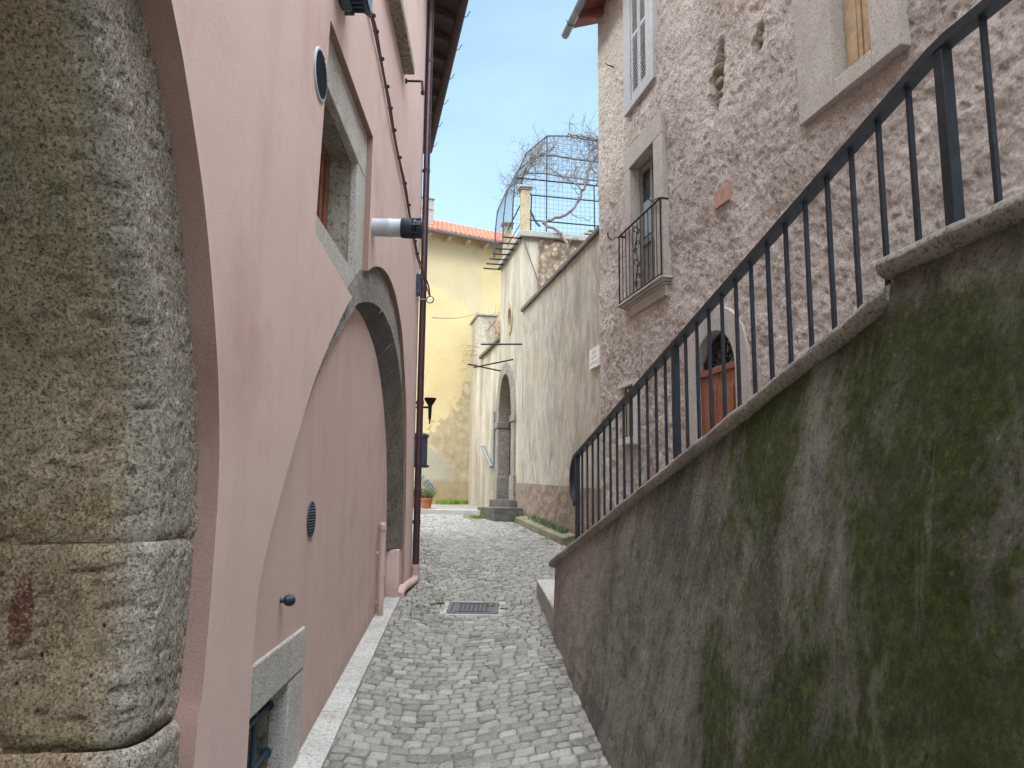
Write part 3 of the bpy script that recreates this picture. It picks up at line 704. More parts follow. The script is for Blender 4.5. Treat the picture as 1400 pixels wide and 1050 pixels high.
mb = MB(); mb.tube([V((-1.18 + .05 * math.cos(a), 10.66, 2.80 + .05 * math.sin(a))) for a in [2 * math.pi * k / 14 for k in range(15)]], .010, 6); mb.tube([WM.p(10.62, 2.79, 0), V((-1.23, 10.66, 2.80))], .009, 6); mb.build('ring', M['greyzinc'], CB)
mb = MB(); mb.wbox(WM, 10.35, 10.5, 2.80, 3.06, 0, .055); mb.wbox(WM, 10.36, 10.49, 3.02, 3.09, .0, .07)
tag(mb.build('junction_box', M['slate'], bevel=.006, loc=WM.p(10.42, 2.8)), 'small slate blue junction box on the pink wall beside the drainpipe', 'junction box')

# wing wall fittings that show past the drainpipe
SC = thing('torch_bracket', 'black iron torch holder projecting past the drainpipe in front of the yellow wall', 'wall bracket', W2.p(12, 1.4))
cx = V((-1.285, 12.0, 0)); mb = MB(); mb.lathe(cx + V((0, 0, 1.2)), (0, 0, 1), [(-.05, .008), (0, .012), (.03, .022), (.22, .032), (.24, .034), (.27, .055), (.32, .085), (.335, .095), (.355, .095), (.355, .07), (.33, .05)], 18); mb.build('holder', M['black'], SC)
mb = MB(); mb.tube([W2.p(12.0, 1.41, 0), cx + V((0, 0, 1.41))], .017, 8); mb.lathe(W2.p(12.0, 1.41, 0), W2.n, [(0, .06), (.015, .06), (.02, .03)], 12); mb.build('arm', M['black'], SC)
BX = thing('wall_cabinet', 'dark blue metal cabinet with a capped top, fixed beyond the drainpipe below the torch holder', 'cabinet', W2.p(12, .5))
mb = MB(); mb.wbox(W2, 11.85, 12.15, .50, .93, 0, .285); mb.build('body', M['slate'], BX, bevel=.006)
mb = MB(); mb.wbox(W2, 11.82, 12.18, .94, .965, 0, .31); mb.lathe(W2.p(12.0, .965, .18), (0, 0, 1), [(0, .13), (.02, .125), (.04, .09), (.05, .002)], 16); mb.build('lid', M['slate'], BX)
mb = MB(); mb.wbox(W2, 11.82, 12.18, .47, .499, 0, .315); mb.build('tray', M['iron'], BX)

# ------------------------------------------------------------------ near stone portal on the left
SP = thing('stone_portal', 'rough pitted limestone jamb of an archway, at the near left edge', 'archway', (-1.5, 2.9, -1.8))
outc = smooth_curve([(-2.6, 3.34), (-1.07, 3.25), (-.66, 3.26), (-.07, 3.24), (.53, 3.15), (1.08, 2.94), (1.74, 2.53), (2.1, 2.05), (2.3, 1.5), (2.36, 1.0)], 6)
innc = smooth_curve([(-2.6, 2.80), (-.85, 2.77), (-.56, 2.78), (-.19, 2.78), (.07, 2.76), (.45, 2.68), (1.00, 2.40), (1.48, 2.12), (1.75, 1.75), (1.9, 1.35), (1.95, 1.0)], 6)
def at_z(cv, z):
    for (a, p), (b, q) in zip(cv, cv[1:]):
        if a <= z <= b and b > a: return p + (q - p) * (z - a) / (b - a)
    return cv[-1][1]
def stone(z0, z1, seed, bulge=0., jn=1.):
    mb = MB(); H = z1 - z0; nz = max(6, int(H / .016)); prof = 64
    def fn(i, j):
        v = i / nz; z = z0 + .002 + (H - .004) * v
        yo, yi = at_z(outc, z), at_z(innc, z)
        e = min(v, 1 - v) * H; rnd = .030 * jn * max(0., 1 - e / .05) ** 2
        t = j / prof
        xf = WM.a + WM.b * 3 - .095
        if t < .5:                         # jamb face, from deep inside to the arris
            s = t / .5; s = s ** .8; X = -2.6 + (xf + 2.6) * s; Y = yi
            r = .17; dd = xf - X
            if dd < r: Y = yi + (r - math.sqrt(max(0, r * r - (r - dd) ** 2))) * .55
            nx, ny = 0., -1.
            if dd < r: nx = (r - dd) / r; ny = -math.sqrt(max(0, 1 - nx * nx))
        else:
            s = (t - .5) / .5; r = .0935; Y = yi + r + (yo - yi - r) * s; X = xf; nx, ny = 1., 0.
            if s > .93: X -= .03 * (s - .93) / .07
        zz = z + .012 * ns((X * 2, z * .0 + (0 if v < .5 else 5), 3.)) * (1 if min(v, 1 - v) < .02 else 0)
        P = V((X, Y, zz))
        d = .016 * fr(P + V((seed, 0, 0)), 2., 3) + .004 * fr(P + V((seed, 3, 0)), 9, 4) + .006 * fr(P, 34, 3) + bulge
        pit = fr(P + V((9, seed, 1)), 24, 2)
        if pit > .34: d -= min(.02, (pit - .34) * .07)
        if t > .88: d += .055 * math.exp(-((z + .10) / .07) ** 2) * (t - .88) / .12
        if t > .9: d += .02 * fr(P + V((0, 0, seed)), 6, 3) * (t - .9) / .1
        d *= (1. if t < .5 else .75)
        d -= rnd
        return P + V((nx, ny, 0)) * d
    mb.grid(fn, nz, prof)
    tri_top = nz * (prof + 1)
    mb.build('stone_block', M['portal'], SP, fix=False, angle=180)
stone(-2.5, -.86, 1.3, .05, 1.); stone(-.86, -.17, 4.1, .004, .55); stone(-.17, 2.3, 7.7, .0, .4)
mb = MB()   # mortar bed in the joints
def bed(i, j):
    z = -2.5 + 4.8 * i / 60; yi, yo = at_z(innc, z), at_z(outc, z)
    if j <= 8: return (-2.6 + 1.11 * j / 8, yi + .024, z)
    if j == 9: return (-1.42, yi + .05, z)
    if j == 10: return (-1.365, yi + .10, z)
    return (-1.335, yi + .17 + (yo - yi - .19) * (j - 11) / 2, z)
mb.grid(bed, 60, 13)
mb.build('mortar', pitted('ochre_lime_mortar', ((140, 118, 86), (165, 144, 110), (184, 166, 134)), 60, (96, 82, 62), None, .6), SP, fix=False)
mb = MB(); mb.add([(-2.55, -3, -2.6), (-2.55, 3.2, -2.6), (-2.55, 3.2, 3), (-2.55, -3, 3)], [(0, 1, 2, 3)]); mb.add([(-2.55, -3, 2.6), (-1.2, -3, 2.6), (-1.2, 3.2, 2.6), (-2.55, 3.2, 2.6)], [(0, 1, 2, 3)]); mb.build('passage_bounce_wall', M['white_stone'], SP, fix=False)  # unseen passage lining, made white to bounce light onto the jamb
mb = MB(); mb.tube([(-1.90, 2.66, -.825), (-1.78, 2.655, -.822), (-1.66, 2.67, -.835)], .009, 8); mb.tube([(-1.92, 2.63, -.835), (-1.70, 2.65, -.835)], .006, 6)
tag(mb.build('stick', M['stick'], loc=(-1.8, 2.66, -.83)), 'short broken brown stick lying on the ledge of the stone jamb', 'stick')

# ------------------------------------------------------------------ mossy stair wall, coping, railing, stairs
SW = thing('stair_wall', 'dark mossy rendered wall with sloping stone coping, along the right of the alley', 'wall', (.7, 5, -1.6))
def zc(y): return -.57 + .2515 * (8.03 - y) if y > 2.68 else .885
def ztop(y): return (zc(y) - .085) if y > 2.70 else .80
mb = MB(); NI, NJ = 150, 70
def fn(i, j):
    y = 8.1 - 9.6 * (i / NI); t = j / NJ
    yt = y; tp = WS.p(yt, ztop(yt), -.03); bt = V((xbase(y), y, g(y) - .15))
    P = bt.lerp(tp, t)
    d = .012 * fr(P, 1.6, 4) + .006 * fr(P, 9, 4) + .004 * fr(P, 26, 2)
    return P + WS.n * d
mb.grid(fn, NI, NJ)
e0 = V((xbase(8.1), 8.1, g(8.1) - .15)); e1 = WS.p(8.1, ztop(8.1), -.03)
mb.add([e0, e1, e1 + V((.3, .05, 0)), e0 + V((.3, .05, 0))], [(0, 1, 2, 3)])
e2 = WS.p(-1.5, .8, -.35); mb.add([e1 + V((.3, .05, 0)), WS.p(2.7, ztop(2.71), -.35), e2, V((e2.x, e2.y, -2.4)), e0 + V((.3, .05, 0))], [(0, 1, 2, 3, 4)])
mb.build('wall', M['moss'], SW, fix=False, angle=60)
def coping(y0, y1, zf, n, name, endcap=True):
    mb = MB(); pr = [(-.34, -.005), (-.10, .0), (-.02, -.004), (.0, -.018), (.008, -.04), (.0, -.066), (-.02, -.082), (-.06, -.088), (-.34, -.09)]
    m_ = len(pr); vs = []
    for i in range(n + 1):
        y = y0 + (y1 - y0) * i / n
        for (o, z) in pr:
            q = WS.p(y, zf(y) + z, o); q += V((0, 0, .006 * fr(q, 7, 3))) + WS.n * .006 * fr(q + V((3, 1, 2)), 9, 3); vs.append(q)
    fs = [(i * m_ + j, (i + 1) * m_ + j, (i + 1) * m_ + (j + 1) % m_, i * m_ + (j + 1) % m_) for i in range(n) for j in range(m_)]
    fs += [tuple(range(m_)), tuple(n * m_ + j for j in range(m_ - 1, -1, -1))]
    mb.add(vs, fs); mb.build(name, M['cope'], SW, angle=50)
coping(8.25, 5.4, lambda y: zc(y), 60, 'coping'); coping(5.395, 2.66, lambda y: -.57 + .2515 * (8.03 - y), 60, 'coping')
coping(2.70, -1.5, lambda y: .885, 60, 'coping')

RL = thing('stair_railing', 'dark iron stair railing with square balusters on the sloping coping', 'railing', WS.p(5, .2, -.06))
ro = -.06
def zr(y): return .43 + .2275 * (7.29 - y) if y > 2.38 else 1.545
mb = MB()
def bar_path(pts, w_, h_):       # flat handrail, width across the wall
    vs = []; n = len(pts)
    for (y, z) in pts:
        for (o, dz) in ((-w_ / 2, -h_), (w_ / 2, -h_), (w_ / 2, 0), (-w_ / 2, 0)): vs.append(WS.p(y, z + dz, ro + o))
    fs = [(i * 4 + k, i * 4 + (k + 1) % 4, (i + 1) * 4 + (k + 1) % 4, (i + 1) * 4 + k) for i in range(n - 1) for k in range(4)] + [(3, 2, 1, 0), tuple((n - 1) * 4 + k for k in range(4))]
    mb.add(vs, fs)
bar_path([(-1.4, 1.545), (2.34, 1.545), (2.42, 1.536), (7.33, .425)], .05, .036)
# the volute at the foot
tail = [(7.30, .43), (7.40, .395), (7.48, .30), (7.50, .19), (7.47, .08), (7.40, .02), (7.365, .0), (7.362, -.05)]
vs = []
tl = smooth_curve(tail, 5)
for i, (y, z) in enumerate(tl):
    wv = .05; 
    q = tl[min(i + 1, len(tl) - 1)]; q0 = tl[max(i - 1, 0)]; dy, dz = q[0] - q0[0], q[1] - q0[1]; L = math.hypot(dy, dz) or 1; ny, nz_ = -dz / L * .018, dy / L * .018
    for (o, s) in ((-wv / 2, -1), (wv / 2, -1), (wv / 2, 1), (-wv / 2, 1)): vs.append(WS.p(y + ny * s, z + nz_ * s - .015, ro + o))
n = len(tl); mb.add(vs, [(i * 4 + k, i * 4 + (k + 1) % 4, (i + 1) * 4 + (k + 1) % 4, (i + 1) * 4 + k) for i in range(n - 1) for k in range(4)] + [(3, 2, 1, 0), tuple((n - 1) * 4 + k for k in range(4))])
mb.build('handrail', M['iron'], RL, bevel=.004)
def upright(name, y, w_):
    b = zc(y) - .02; mb = MB(); a = math.atan2(WS.d.y, WS.d.x)
    c_ = WS.p(y, 0, ro); t_ = zr(y) - .03; k_ = .05 if name == 'baluster' else 0.; a += random.gauss(0, k_); mb.box((c_.x, c_.y, (b + t_) / 2), (w_, w_, t_ - b), a); return mb.build(name, M['iron'], RL, bevel=.002, loc=None)
for y in (7.29, 4.80, 2.38, -.1): upright('post', y, .042)
for k in range(1, 14): upright('baluster', 7.29 - (7.29 - 4.80) * k / 14, .0175)
for k in range(1, 14): upright('baluster', 4.80 - (4.80 - 2.38) * k / 14, .0175)
for k in range(1, 12): upright('baluster', 2.38 - .177 * k, .0175)

ST = thing('stone_stairs', 'pale worn stone stairs rising behind the mossy wall', 'stairs', (1.2, 8, -1.3))
mb = MB(); mb.hexa([(.445, 8.13, -1.7), (.335, 9.93, -1.5), (2.2, 10.3, -1.5), (2.6, 8.13, -1.7), (.445, 8.13, -1.105), (.335, 9.93, -1.0), (2.2, 10.3, -1.0), (2.6, 8.13, -1.105)])
mb.build('step', M['kerb'], ST, bevel=.012)
for k in range(11):
    y = 8.1 - k * .5; a, b = WS.p(y, 0, -.36), WG.p(y, 0, -.02); c_, d_ = WS.p(y - .5, 0, -.36), WG.p(y - .5, 0, -.02); z = -1.06 + (k + 1) * .165
    mb = MB(); mb.hexa([V((q.x, q.y, zz)) for zz in (-2.2, z) for q in (a, b, d_, c_)]); mb.build('step', M['kerb'], ST, bevel=.01)
mb = MB(); a, b, d_, c_ = WS.p(2.59, 0, -.36), WG.p(2.59, 0, -.02), WG.p(-6, 0, -.02), WS.p(-6, 0, -.36); mb.hexa([V((q.x, q.y, zz)) for zz in (-2.2, .74) for q in (a, b, d_, c_)]); mb.build('landing', M['kerb'], ST)

# ------------------------------------------------------------------ stone house on the right
SH = thing('stone_house', 'grey-mauve roughcast house with small balcony and arched doorway above the stairs', 'house', WG.p(9, -1.3))
holes = [(10.42, 11.58, 3.05, 5.30), (10.75, 11.5, 6.30, 8.55), (5.85, 6.75, 3.75, 5.9), (11.5, 12.0, .97, 1.74)]
def in_arch(y, z, cy, hw, z0, zs, rise):
    if abs(y - cy) > hw or z < z0: return False
    return z < zs + rise * math.sqrt(max(0, 1 - ((y - cy) / hw) ** 2))
HY0, HY1, HZ0, HZ1, HS = 3.2, 13.17, -2.3, 9.0, .034
ni, nj = int((HY1 - HY0) / HS), int((HZ1 - HZ0) / HS)
def hole_d(y, z):
    d = 0.
    for (cy, cz, a, b, dep) in ((8.80, 5.08, .15, .40, .20), (7.86, 5.03, .09, .17, .15)):
        e = ((y - cy + .25 * (z - cz)) / a) ** 2 + ((z - cz) / b) ** 2 + .9 * ns((y, z, 1), 7)
        d -= dep * max(0, min(1, (1.25 - e) * 2.5))
    return d
def hf(i, j):
    y = HY0 + i * HS; z = HZ0 + j * HS
    if i == ni: y = HY1
    P = V((y * .75 + z * .5, z * .8 - y * .35, .3 * y))
    near_ = 1. if y > 3 else .3
    d = .035 * fr((y, z, 2), .8, 3) + near_ * (.015 * fr(P, 4.2, 4) + .021 * abs(fr(P + V((5, 2, 7)), 10., 4)) + .016 * fr((y, z, 5), 19, 3) - .007)
    if i == ni: d *= .2
    return WG.p(y, z, .05 + d + hole_d(y, z))
def skip(i, j):
    y, z = HY0 + i * HS, HZ0 + j * HS
    for (a, b, c_, d) in holes:
        if a < y < b and c_ < z < d: return True
    return in_arch(y, z, 8.99, .60, -1.2, 1.52, .56)
mb = MB(); mb.grid(hf, ni, nj, skip)
mb.grid(lambda i, j: WG.p(-6 + 9.2 * i / 20, -2.3 + 11.3 * j / 20, .05 + .035 * fr((-6 + 9.2 * i / 20, -2.3 + 11.3 * j / 20, 2), .8, 3)), 20, 20)
# end wall, back
p0 = WG.p(13.17, -2.3, .05); p1 = p0 + E_ * 9
mb.add([p0, p1, p1 + V((0, 0, 11.3)), p0 + V((0, 0, 11.3))], [(0, 1, 2, 3)])
mb.build('wall', M['roughcast'], SH, fix=False, angle=180)
# stones bared in the two holes
for (cy, cz, r) in ((8.86, 5.30, .10), (8.80, 5.08, .11), (8.74, 4.92, .09), (8.86, 4.86, .07), (7.86, 5.06, .08), (7.84, 4.95, .06)):
    mb = MB(); c_ = WG.p(cy, cz, -.06)
    mb.grid(lambda i, j: c_ + V((math.sin(math.pi * i / 8) * math.cos(2 * math.pi * j / 12), math.sin(math.pi * i / 8) * math.sin(2 * math.pi * j / 12) * 1.1, .85 * math.cos(math.pi * i / 8))) * r * (1 + .3 * ns((i * .8, cy * 9 + j % 12, cz), .7)), 8, 12)
    mb.build('bared_stone', M['rubble'], SH, fix=False)
# balcony door
mb = MB()
for (a, b, c_, d) in ((10.24, 11.68, 5.15, 5.48), (10.24, 10.535, 3.03, 5.149), (11.46, 11.68, 3.03, 5.149)): mb.wbox(WG, a, b, c_, d, -.05, .145)
bd = mb.build('balcony_door', M['frame'], SH, bevel=.01)
mb = MB(); mb.wbox(WG, 11.44, 11.6, 3.03, 5.3, -.40, -.052); mb.wbox(WG, 10.4, 10.56, 3.03, 5.3, -.40, -.052); mb.wbox(WG, 10.56, 11.44, 5.13, 5.3, -.40, -.052); mb.wbox(WG, 10.3, 11.6, 2.8, 3.025, -.40, .1); mb.build('reveal', M['frame'], bd)
mb = MB()
for (a, b, c_, d) in ((10.54, 10.64, 3.04, 5.14), (11.36, 11.455, 3.04, 5.14), (10.96, 11.04, 3.04, 5.12), (10.64, 10.96, 5.02, 5.12), (11.04, 11.36, 5.02, 5.12), (10.64, 10.96, 3.04, 3.2), (11.04, 11.36, 3.04, 3.2), (10.64, 10.96, 3.85, 3.95), (11.04, 11.36, 3.85, 3.95)): mb.wbox(WG, a, b, c_, d, -.07, -.02)
mb.build('leaf', M['door_grey'], bd, bevel=.005)
mb = MB(); mb.wbox(WG, 10.64, 11.36, 3.95, 5.02, -.06, -.05); mb.build('pane', M['glass'], bd)
mb = MB(); mb.wbox(WG, 10.64, 10.96, 4.0, 4.7, -.049, -.043); mb.wbox(WG, 11.04, 11.36, 4.0, 4.55, -.049, -.043); mb.build('curtain', M['teal'], bd)
mb = MB(); mb.wbox(WG, 10.64, 11.36, 3.2, 3.85, -.06, -.045); mb.build('door_panel', M['door_grey'], bd)
# balcony: moulded slab + ironwork
BA = MB()
for (o, z0, z1, e) in ((.20, 3.015, 3.05, .02), (.17, 2.985, 3.015, -.01), (.13, 2.95, 2.985, -.05), (.09, 2.92, 2.95, -.09)): BA.wbox(WG, 10.22 - e, 11.98 + e - .1, z0, z1 - .001, -.03, o)
ba = BA.build('balcony', M['frame'], SH, bevel=.012)
by0, by1, bo = 10.24, 11.86, .175
mb = MB(); mb.tube([WG.p(by0, 4.17, .02), WG.p(by0, 4.17, bo), WG.p(by1, 4.17, bo), WG.p(by1, 4.17, .02)], .016, 6); mb.tube([WG.p(by0, 3.085, bo), WG.p(by1, 3.085, bo)], .010, 6)
for yy in (by0, by1): mb.tube([WG.p(yy, 3.05, bo), WG.p(yy, 4.17, bo)], .013, 6)
for sgn, yy in ((-1, by0), (1, by1)):
    mb.tube([WG.p(yy, 4.17, bo), WG.p(yy, 4.15, bo + .06), WG.p(yy, 4.10, bo + .12), WG.p(yy, 4.14, bo + .18), WG.p(yy, 4.22, bo + .19)], .009, 6)
ra = mb.build('balcony_rail', M['black'], ba)
yy = by0 + .15
for k in range(10):
    yb = by0 + (k + 1) * (by1 - by0) / 11
    if 4 < k < 6: continue
    mb = MB(); mb.tube([WG.p(yb, 3.085, bo), WG.p(yb, 4.17, bo)], .007, 5); mb.build('bar', M['black'], ra)
mb = MB(); yc = by0 + 6 * (by1 - by0) / 11
for k in range(4):       # scrolled centre panel
    z0 = 3.13 + k * .255; s = 1 if k % 2 else -1
    for q in (1, -1):
        pts = []
        for t in range(15):
            a = t / 14 * 4.6; r = .075 * (1 - t / 19); pts.append(WG.p(yc + s * q * (.065 - r * math.cos(a)), z0 + .12 + q * (.045 + r * math.sin(a) * .9) - q * .02, bo))
        mb.tube(pts, .008, 5)
mb.tube([WG.p(yc + .05 * math.sin(k * .9), 3.09 + k * .0775, bo) for k in range(15)], .008, 5)
mb.build('scroll', M['black'], ra)
# shuttered window above
mb = MB()
for (a, b, c_, d) in ((10.52, 10.78, 6.15, 8.7), (11.44, 11.72, 6.15, 8.7), (10.78, 11.44, 8.42, 8.7), (10.78, 11.44, 6.15, 6.28)): mb.wbox(WG, a, b, c_, d - .001, -.06, .12)
sw = mb.build('shuttered_window', M['shutter'], SH, bevel=.008)
for (a, b) in ((10.80, 11.10), (11.11, 11.42)):
    mb = MB()
    for (q0, q1, c_, d) in ((a, a + .05, 6.30, 8.40), (b - .05, b, 6.30, 8.40), (a + .05, b - .05, 6.30, 6.38), (a + .05, b - .05, 7.3, 7.36), (a + .05, b - .05, 8.33, 8.40)): mb.wbox(WG, q0, q1, c_, d, .06, .10)
    sl = mb.build('shutter', M['shutter'], sw)
    mb = MB(); z = 6.40
    while z < 8.3:
        mb.hexa([WG.p(a + .05, z, .098), WG.p(b - .05, z, .098), WG.p(b - .05, z + .028, .064), WG.p(a + .05, z + .028, .064), WG.p(a + .05, z + .016, .100), WG.p(b - .05, z + .016, .100), WG.p(b - .05, z + .042, .066), WG.p(a + .05, z + .042, .066)])
        z += .06
    mb.build('slat', M['shutter'], sl, smooth=False)
mb = MB(); mb.wbox(WG, 10.75, 11.46, 6.2, 8.5, -.07, .03); mb.build('recess', M['dark'], sw)
# upper right window
mb = MB()
for (a, b, c_, d) in ((5.68, 6.02, 3.62, 6.2), (6.52, 7.06, 3.62, 6.2), (6.02, 6.52, 5.9, 6.2), (6.02, 6.52, 3.62, 3.79)): mb.wbox(WG, a, b, c_, d - .001, -.05, .12)
uw = mb.build('wood_window', M['frame'], SH, bevel=.01)
mb = MB(); mb.wbox(WG, 6.515, 6.7, 3.7, 6., -.25, -.052); mb.wbox(WG, 5.8, 6.025, 3.7, 6., -.25, -.052); mb.build('reveal', M['frame'], uw)
for (a, b) in ((6.03, 6.265), (6.285, 6.51)):
    mb = MB(); mb.wbox(WG, a, b, 3.79, 5.9, -.06, -.02)
    for k in range(2): mb.wbox(WG, a + .05, b - .05, 3.90 + k * 1.0, 4.75 + k * 1.0, -.02, -.005)
    mb.build('shutter', M['palewood'], uw, bevel=.006)
mb = MB(); mb.wbox(WG, 5.9, 6.6, 3.75, 5.95, -.14, -.08); mb.build('recess', M['dark'], uw)
# arched doorway
cy, zs = 8.99, 1.50
def arc(hw, rise, n, z0): return [(cy - hw, z0)] + [(cy - hw * math.cos(math.pi * k / n), zs + rise * math.sin(math.pi * k / n)) for k in range(n + 1)] + [(cy + hw, z0)]
ou, inn = arc(.80, .78, 20, -1.3), arc(.50, .50, 20, -1.3)
mb = MB(); n = len(ou)
for o_ in (.10,):
    vs = [WG.p(*q, o_) for q in ou] + [WG.p(*q, o_) for q in inn] + [WG.p(*q, -.05) for q in ou] + [WG.p(*q, -.24) for q in inn]
    fs = [(i, i + 1, n + i + 1, n + i) for i in range(n - 1)] + [(i, 2 * n + i, 2 * n + i + 1, i + 1) for i in range(n - 1)] + [(n + i, n + i + 1, 3 * n + i + 1, 3 * n + i) for i in range(n - 1)]
    mb.add(vs, fs)
ad = mb.build('arched_door', M['frame'], SH, bevel=.008)
for (a, b) in ((8.50, 8.985), (8.995, 9.48)):
    mb = MB(); mb.wbox(WG, a, b, -1.1, 1.50, -.04, .02)
    for (z0, z1) in ((-.95, -.25), (-.1, .6), (.72, 1.36)):
        mb.wbox(WG, a + .09, b - .09, z0, z1, .02, .03); mb.wbox(WG, a + .14, b - .14, z0 + .05, z1 - .05, .03, .045)
    mb.build('leaf', M['wood'], ad, bevel=.008)
mb = MB(); mb.wbox(WG, 8.49, 9.49, 1.50, 1.58, -.05, .05); mb.build('transom', M['wood'], ad, bevel=.01)
mb = MB(); mb.prism([WG.p(*q, -.06) for q in arc(.5, .5, 20, 1.5)], WG.n * .02); mb.build('fanlight_pane', M['glass'], ad)
mb = MB()
for (ax, az, r, s) in ((8.72, 1.70, .07, 1), (9.26, 1.70, .07, -1), (8.99, 1.78, .10, 1), (8.86, 1.86, .06, -1), (9.12, 1.86, .06, 1), (8.62, 1.64, .045, 1), (9.36, 1.64, .045, -1), (8.99, 1.65, .05, 1)):
    mb.tube([WG.p(ax + s * r * (1 - t / 22) * math.cos(t * .5), az + r * (1 - t / 22) * math.sin(t * .5), .0) for t in range(17)], .012, 5)
for k in range(1, 8): a = math.pi * k / 8; mb.tube([WG.p(cy + .08 * math.cos(a), 1.59 + .06 * math.sin(a), -.005), WG.p(cy + .48 * math.cos(a), 1.52 + .46 * math.sin(a), -.005)], .007, 5)
mb.build('fanlight_grille', M['black'], ad)
# small window by the rail
mb = MB()
for (a, b, c_, d) in ((11.40, 11.52, .82, 1.80), (11.52, 12.14, 1.74, 1.80), (11.52, 12.15, .84, .95)): mb.wbox(WG, a, b, c_, d - .001, -.05, .115)
sm = mb.build('small_window', M['travertine'], SH, bevel=.008)
mb = MB(); mb.wbox(WG, 11.5, 12.12, .9, 1.8, -.02, .04); mb.build('pane', M['glass'], sm)
for k in range(3): mb = MB(); mb.tube([WG.p(11.62 + k * .14, .95, .07), WG.p(11.62 + k * .14, 1.74, .07)], .010, 6); mb.build('bar', M['iron'], sm)
# eave + gutter
p = lambda yy, o, z: WG.p(yy, z, o); ev = 8.78
mb = MB(); mb.hexa([p(-6, -4, ev + 1.6), p(13.45, -4, ev + 1.6), p(13.45, .5, ev), p(-6, .5, ev), p(-6, -4, ev + 1.75), p(13.45, -4, ev + 1.75), p(13.45, .5, ev + .07), p(-6, .5, ev + .07)]); rf = mb.build('roof', M['redboard'], SH)
yy = -5.8
while yy < 13.4:
    mb = MB(); mb.hexa([p(yy, -.1, ev + .06), p(yy + .09, -.1, ev + .06), p(yy + .09, .46, ev - .13), p(yy, .46, ev - .13), p(yy, -.1, ev + .2), p(yy + .09, -.1, ev + .2), p(yy + .09, .46, ev + .012), p(yy, .46, ev + .012)]); yy += .55; mb.build('rafter', M['redboard'], rf)
mb = MB(); gutter(mb, WG, -6, 13.62, .55, ev - .03, .075); gt2 = mb.build('gutter', M['greyzinc'], SH)
yy = 6.
while yy < 13.6:
    mb = MB(); mb.tube([WG.p(yy, ev - .03 + math.sin(math.pi + math.pi * k / 8) * .08, .55 + math.cos(math.pi + math.pi * k / 8) * .08) for k in range(9)] + [WG.p(yy, ev, .65)], .007, 6); yy += .8; mb.build('gutter_bracket', M['iron'], gt2)
mb = MB(); mb.tube([WG.p(12.33, 7.4, .05), WG.p(12.33, 7.42, .18), WG.p(12.33, 7.46, .20)], .010, 6); mb.build('shutter_stay', M['black'], SH)
# number tile
NP = thing('number_plaque', 'small terracotta number tile set in the roughcast wall beside the balcony', 'sign', WG.p(8.70, 3.58))
mb = MB(); mb.wbox(WG, 8.54, 8.87, 3.47, 3.69, .02, .085); mb.build('tile', M['plaque'], NP, bevel=.006)
def text_mesh(s, size, mat, name, origin, xdir, ydir, parent=None, ext=.002, **kw):
    cu = bpy.data.curves.new(name, 'FONT'); cu.body = s; cu.size = size; cu.extrude = ext; cu.align_x = 'CENTER'; cu.align_y = 'CENTER'; cu.resolution_u = 3
    to = bpy.data.objects.new(name, cu); col.objects.link(to); dg = bpy.context.evaluated_depsgraph_get(); me = bpy.data.meshes.new_from_object(to.evaluated_get(dg)); bpy.data.objects.remove(to)
    x, y = V(xdir).normalized(), V(ydir).normalized(); z = x.cross(y); mb = MB()
    mb.add([V(origin) + x * v.co.x + y * v.co.y + z * v.co.z for v in me.vertices], [tuple(p.vertices) for p in me.polygons]); bpy.data.meshes.remove(me)
    return mb.build(name, mat, parent, smooth=False, fix=False, **kw)
text_mesh('17', .13, M['pillar'], 'numeral', WG.p(8.70, 3.58, .087), -WG.d, (0, 0, 1), NP)
# ------------------------------------------------------------------ grey garden wall + terrace block
GW = thing('garden_wall', 'streaked grey rendered wall with a dark slab coping, beyond the stone house', 'wall', WG.p(16, -.8))
def rendered(mb, y0, y1, z0f, z1f, off, step=.08, amp=.01):
    ni = int((y1 - y0) / step); nj = 48
    def fn(i, j):
        y = y0 + (y1 - y0) * i / ni; z = z0f(y) + (z1f(y) - z0f(y)) * j / nj; P = V((0, y, z))
        return WG.p(y, z, off + amp * (1.6 * fr(P, .9, 3) + fr(P, 5, 3)))
    mb.grid(fn, ni, nj)
mb = MB(); rendered(mb, 13.1, 19.28, lambda y: -1.4, lambda y: 4.76, 0.); mb.build('wall', M['grey'], GW, fix=False, angle=180)
mb = MB()
y = 13.2
while y < 19.2:
    y1 = min(19.27, y + 1.25); mb.hexa([WG.p(a, z, o) for z in (4.755, 4.85) for (a, o) in ((y + .003, -.4), (y1 - .003, -.4), (y1 - .003, .07), (y + .003, .07))]); y = y1
mb.build('coping', M['darkcope'], GW, bevel=.01)
mb = MB(); rendered(mb, 13.15, 19.75, lambda y: -1.4, lambda y: .40 - (19.5 - y) * .035, .03, .05, .02); mb.build('base_render', M['base'], GW, fix=False, angle=180)
SG = thing('street_sign', 'white marble street name plate on the streaked grey wall', 'sign', WG.p(13.52, 2.5))
mb = MB(); mb.wbox(WG, 13.27, 13.78, 2.33, 2.69, .0, .05); mb.build('plate', M['white_stone'], SG, bevel=.004)
mb = MB()
for (zz, y0, y1) in ((2.605, 13.42, 13.63), (2.515, 13.40, 13.66), (2.415, 13.33, 13.72)):
    y = y0
    while y < y1:      # worn, unreadable strokes
        k = random.choice((0, 1, 2)); mb.wbox(WG, y, y + .009, zz - .025, zz + .025, .0505, .052)
        if k: mb.wbox(WG, y + .0092, y + .026, zz + (.016 if k == 1 else -.025), zz + (.025 if k == 1 else -.016), .0505, .052)
        y += .044
mb.build('lettering', M['ink'], SG, smooth=False)

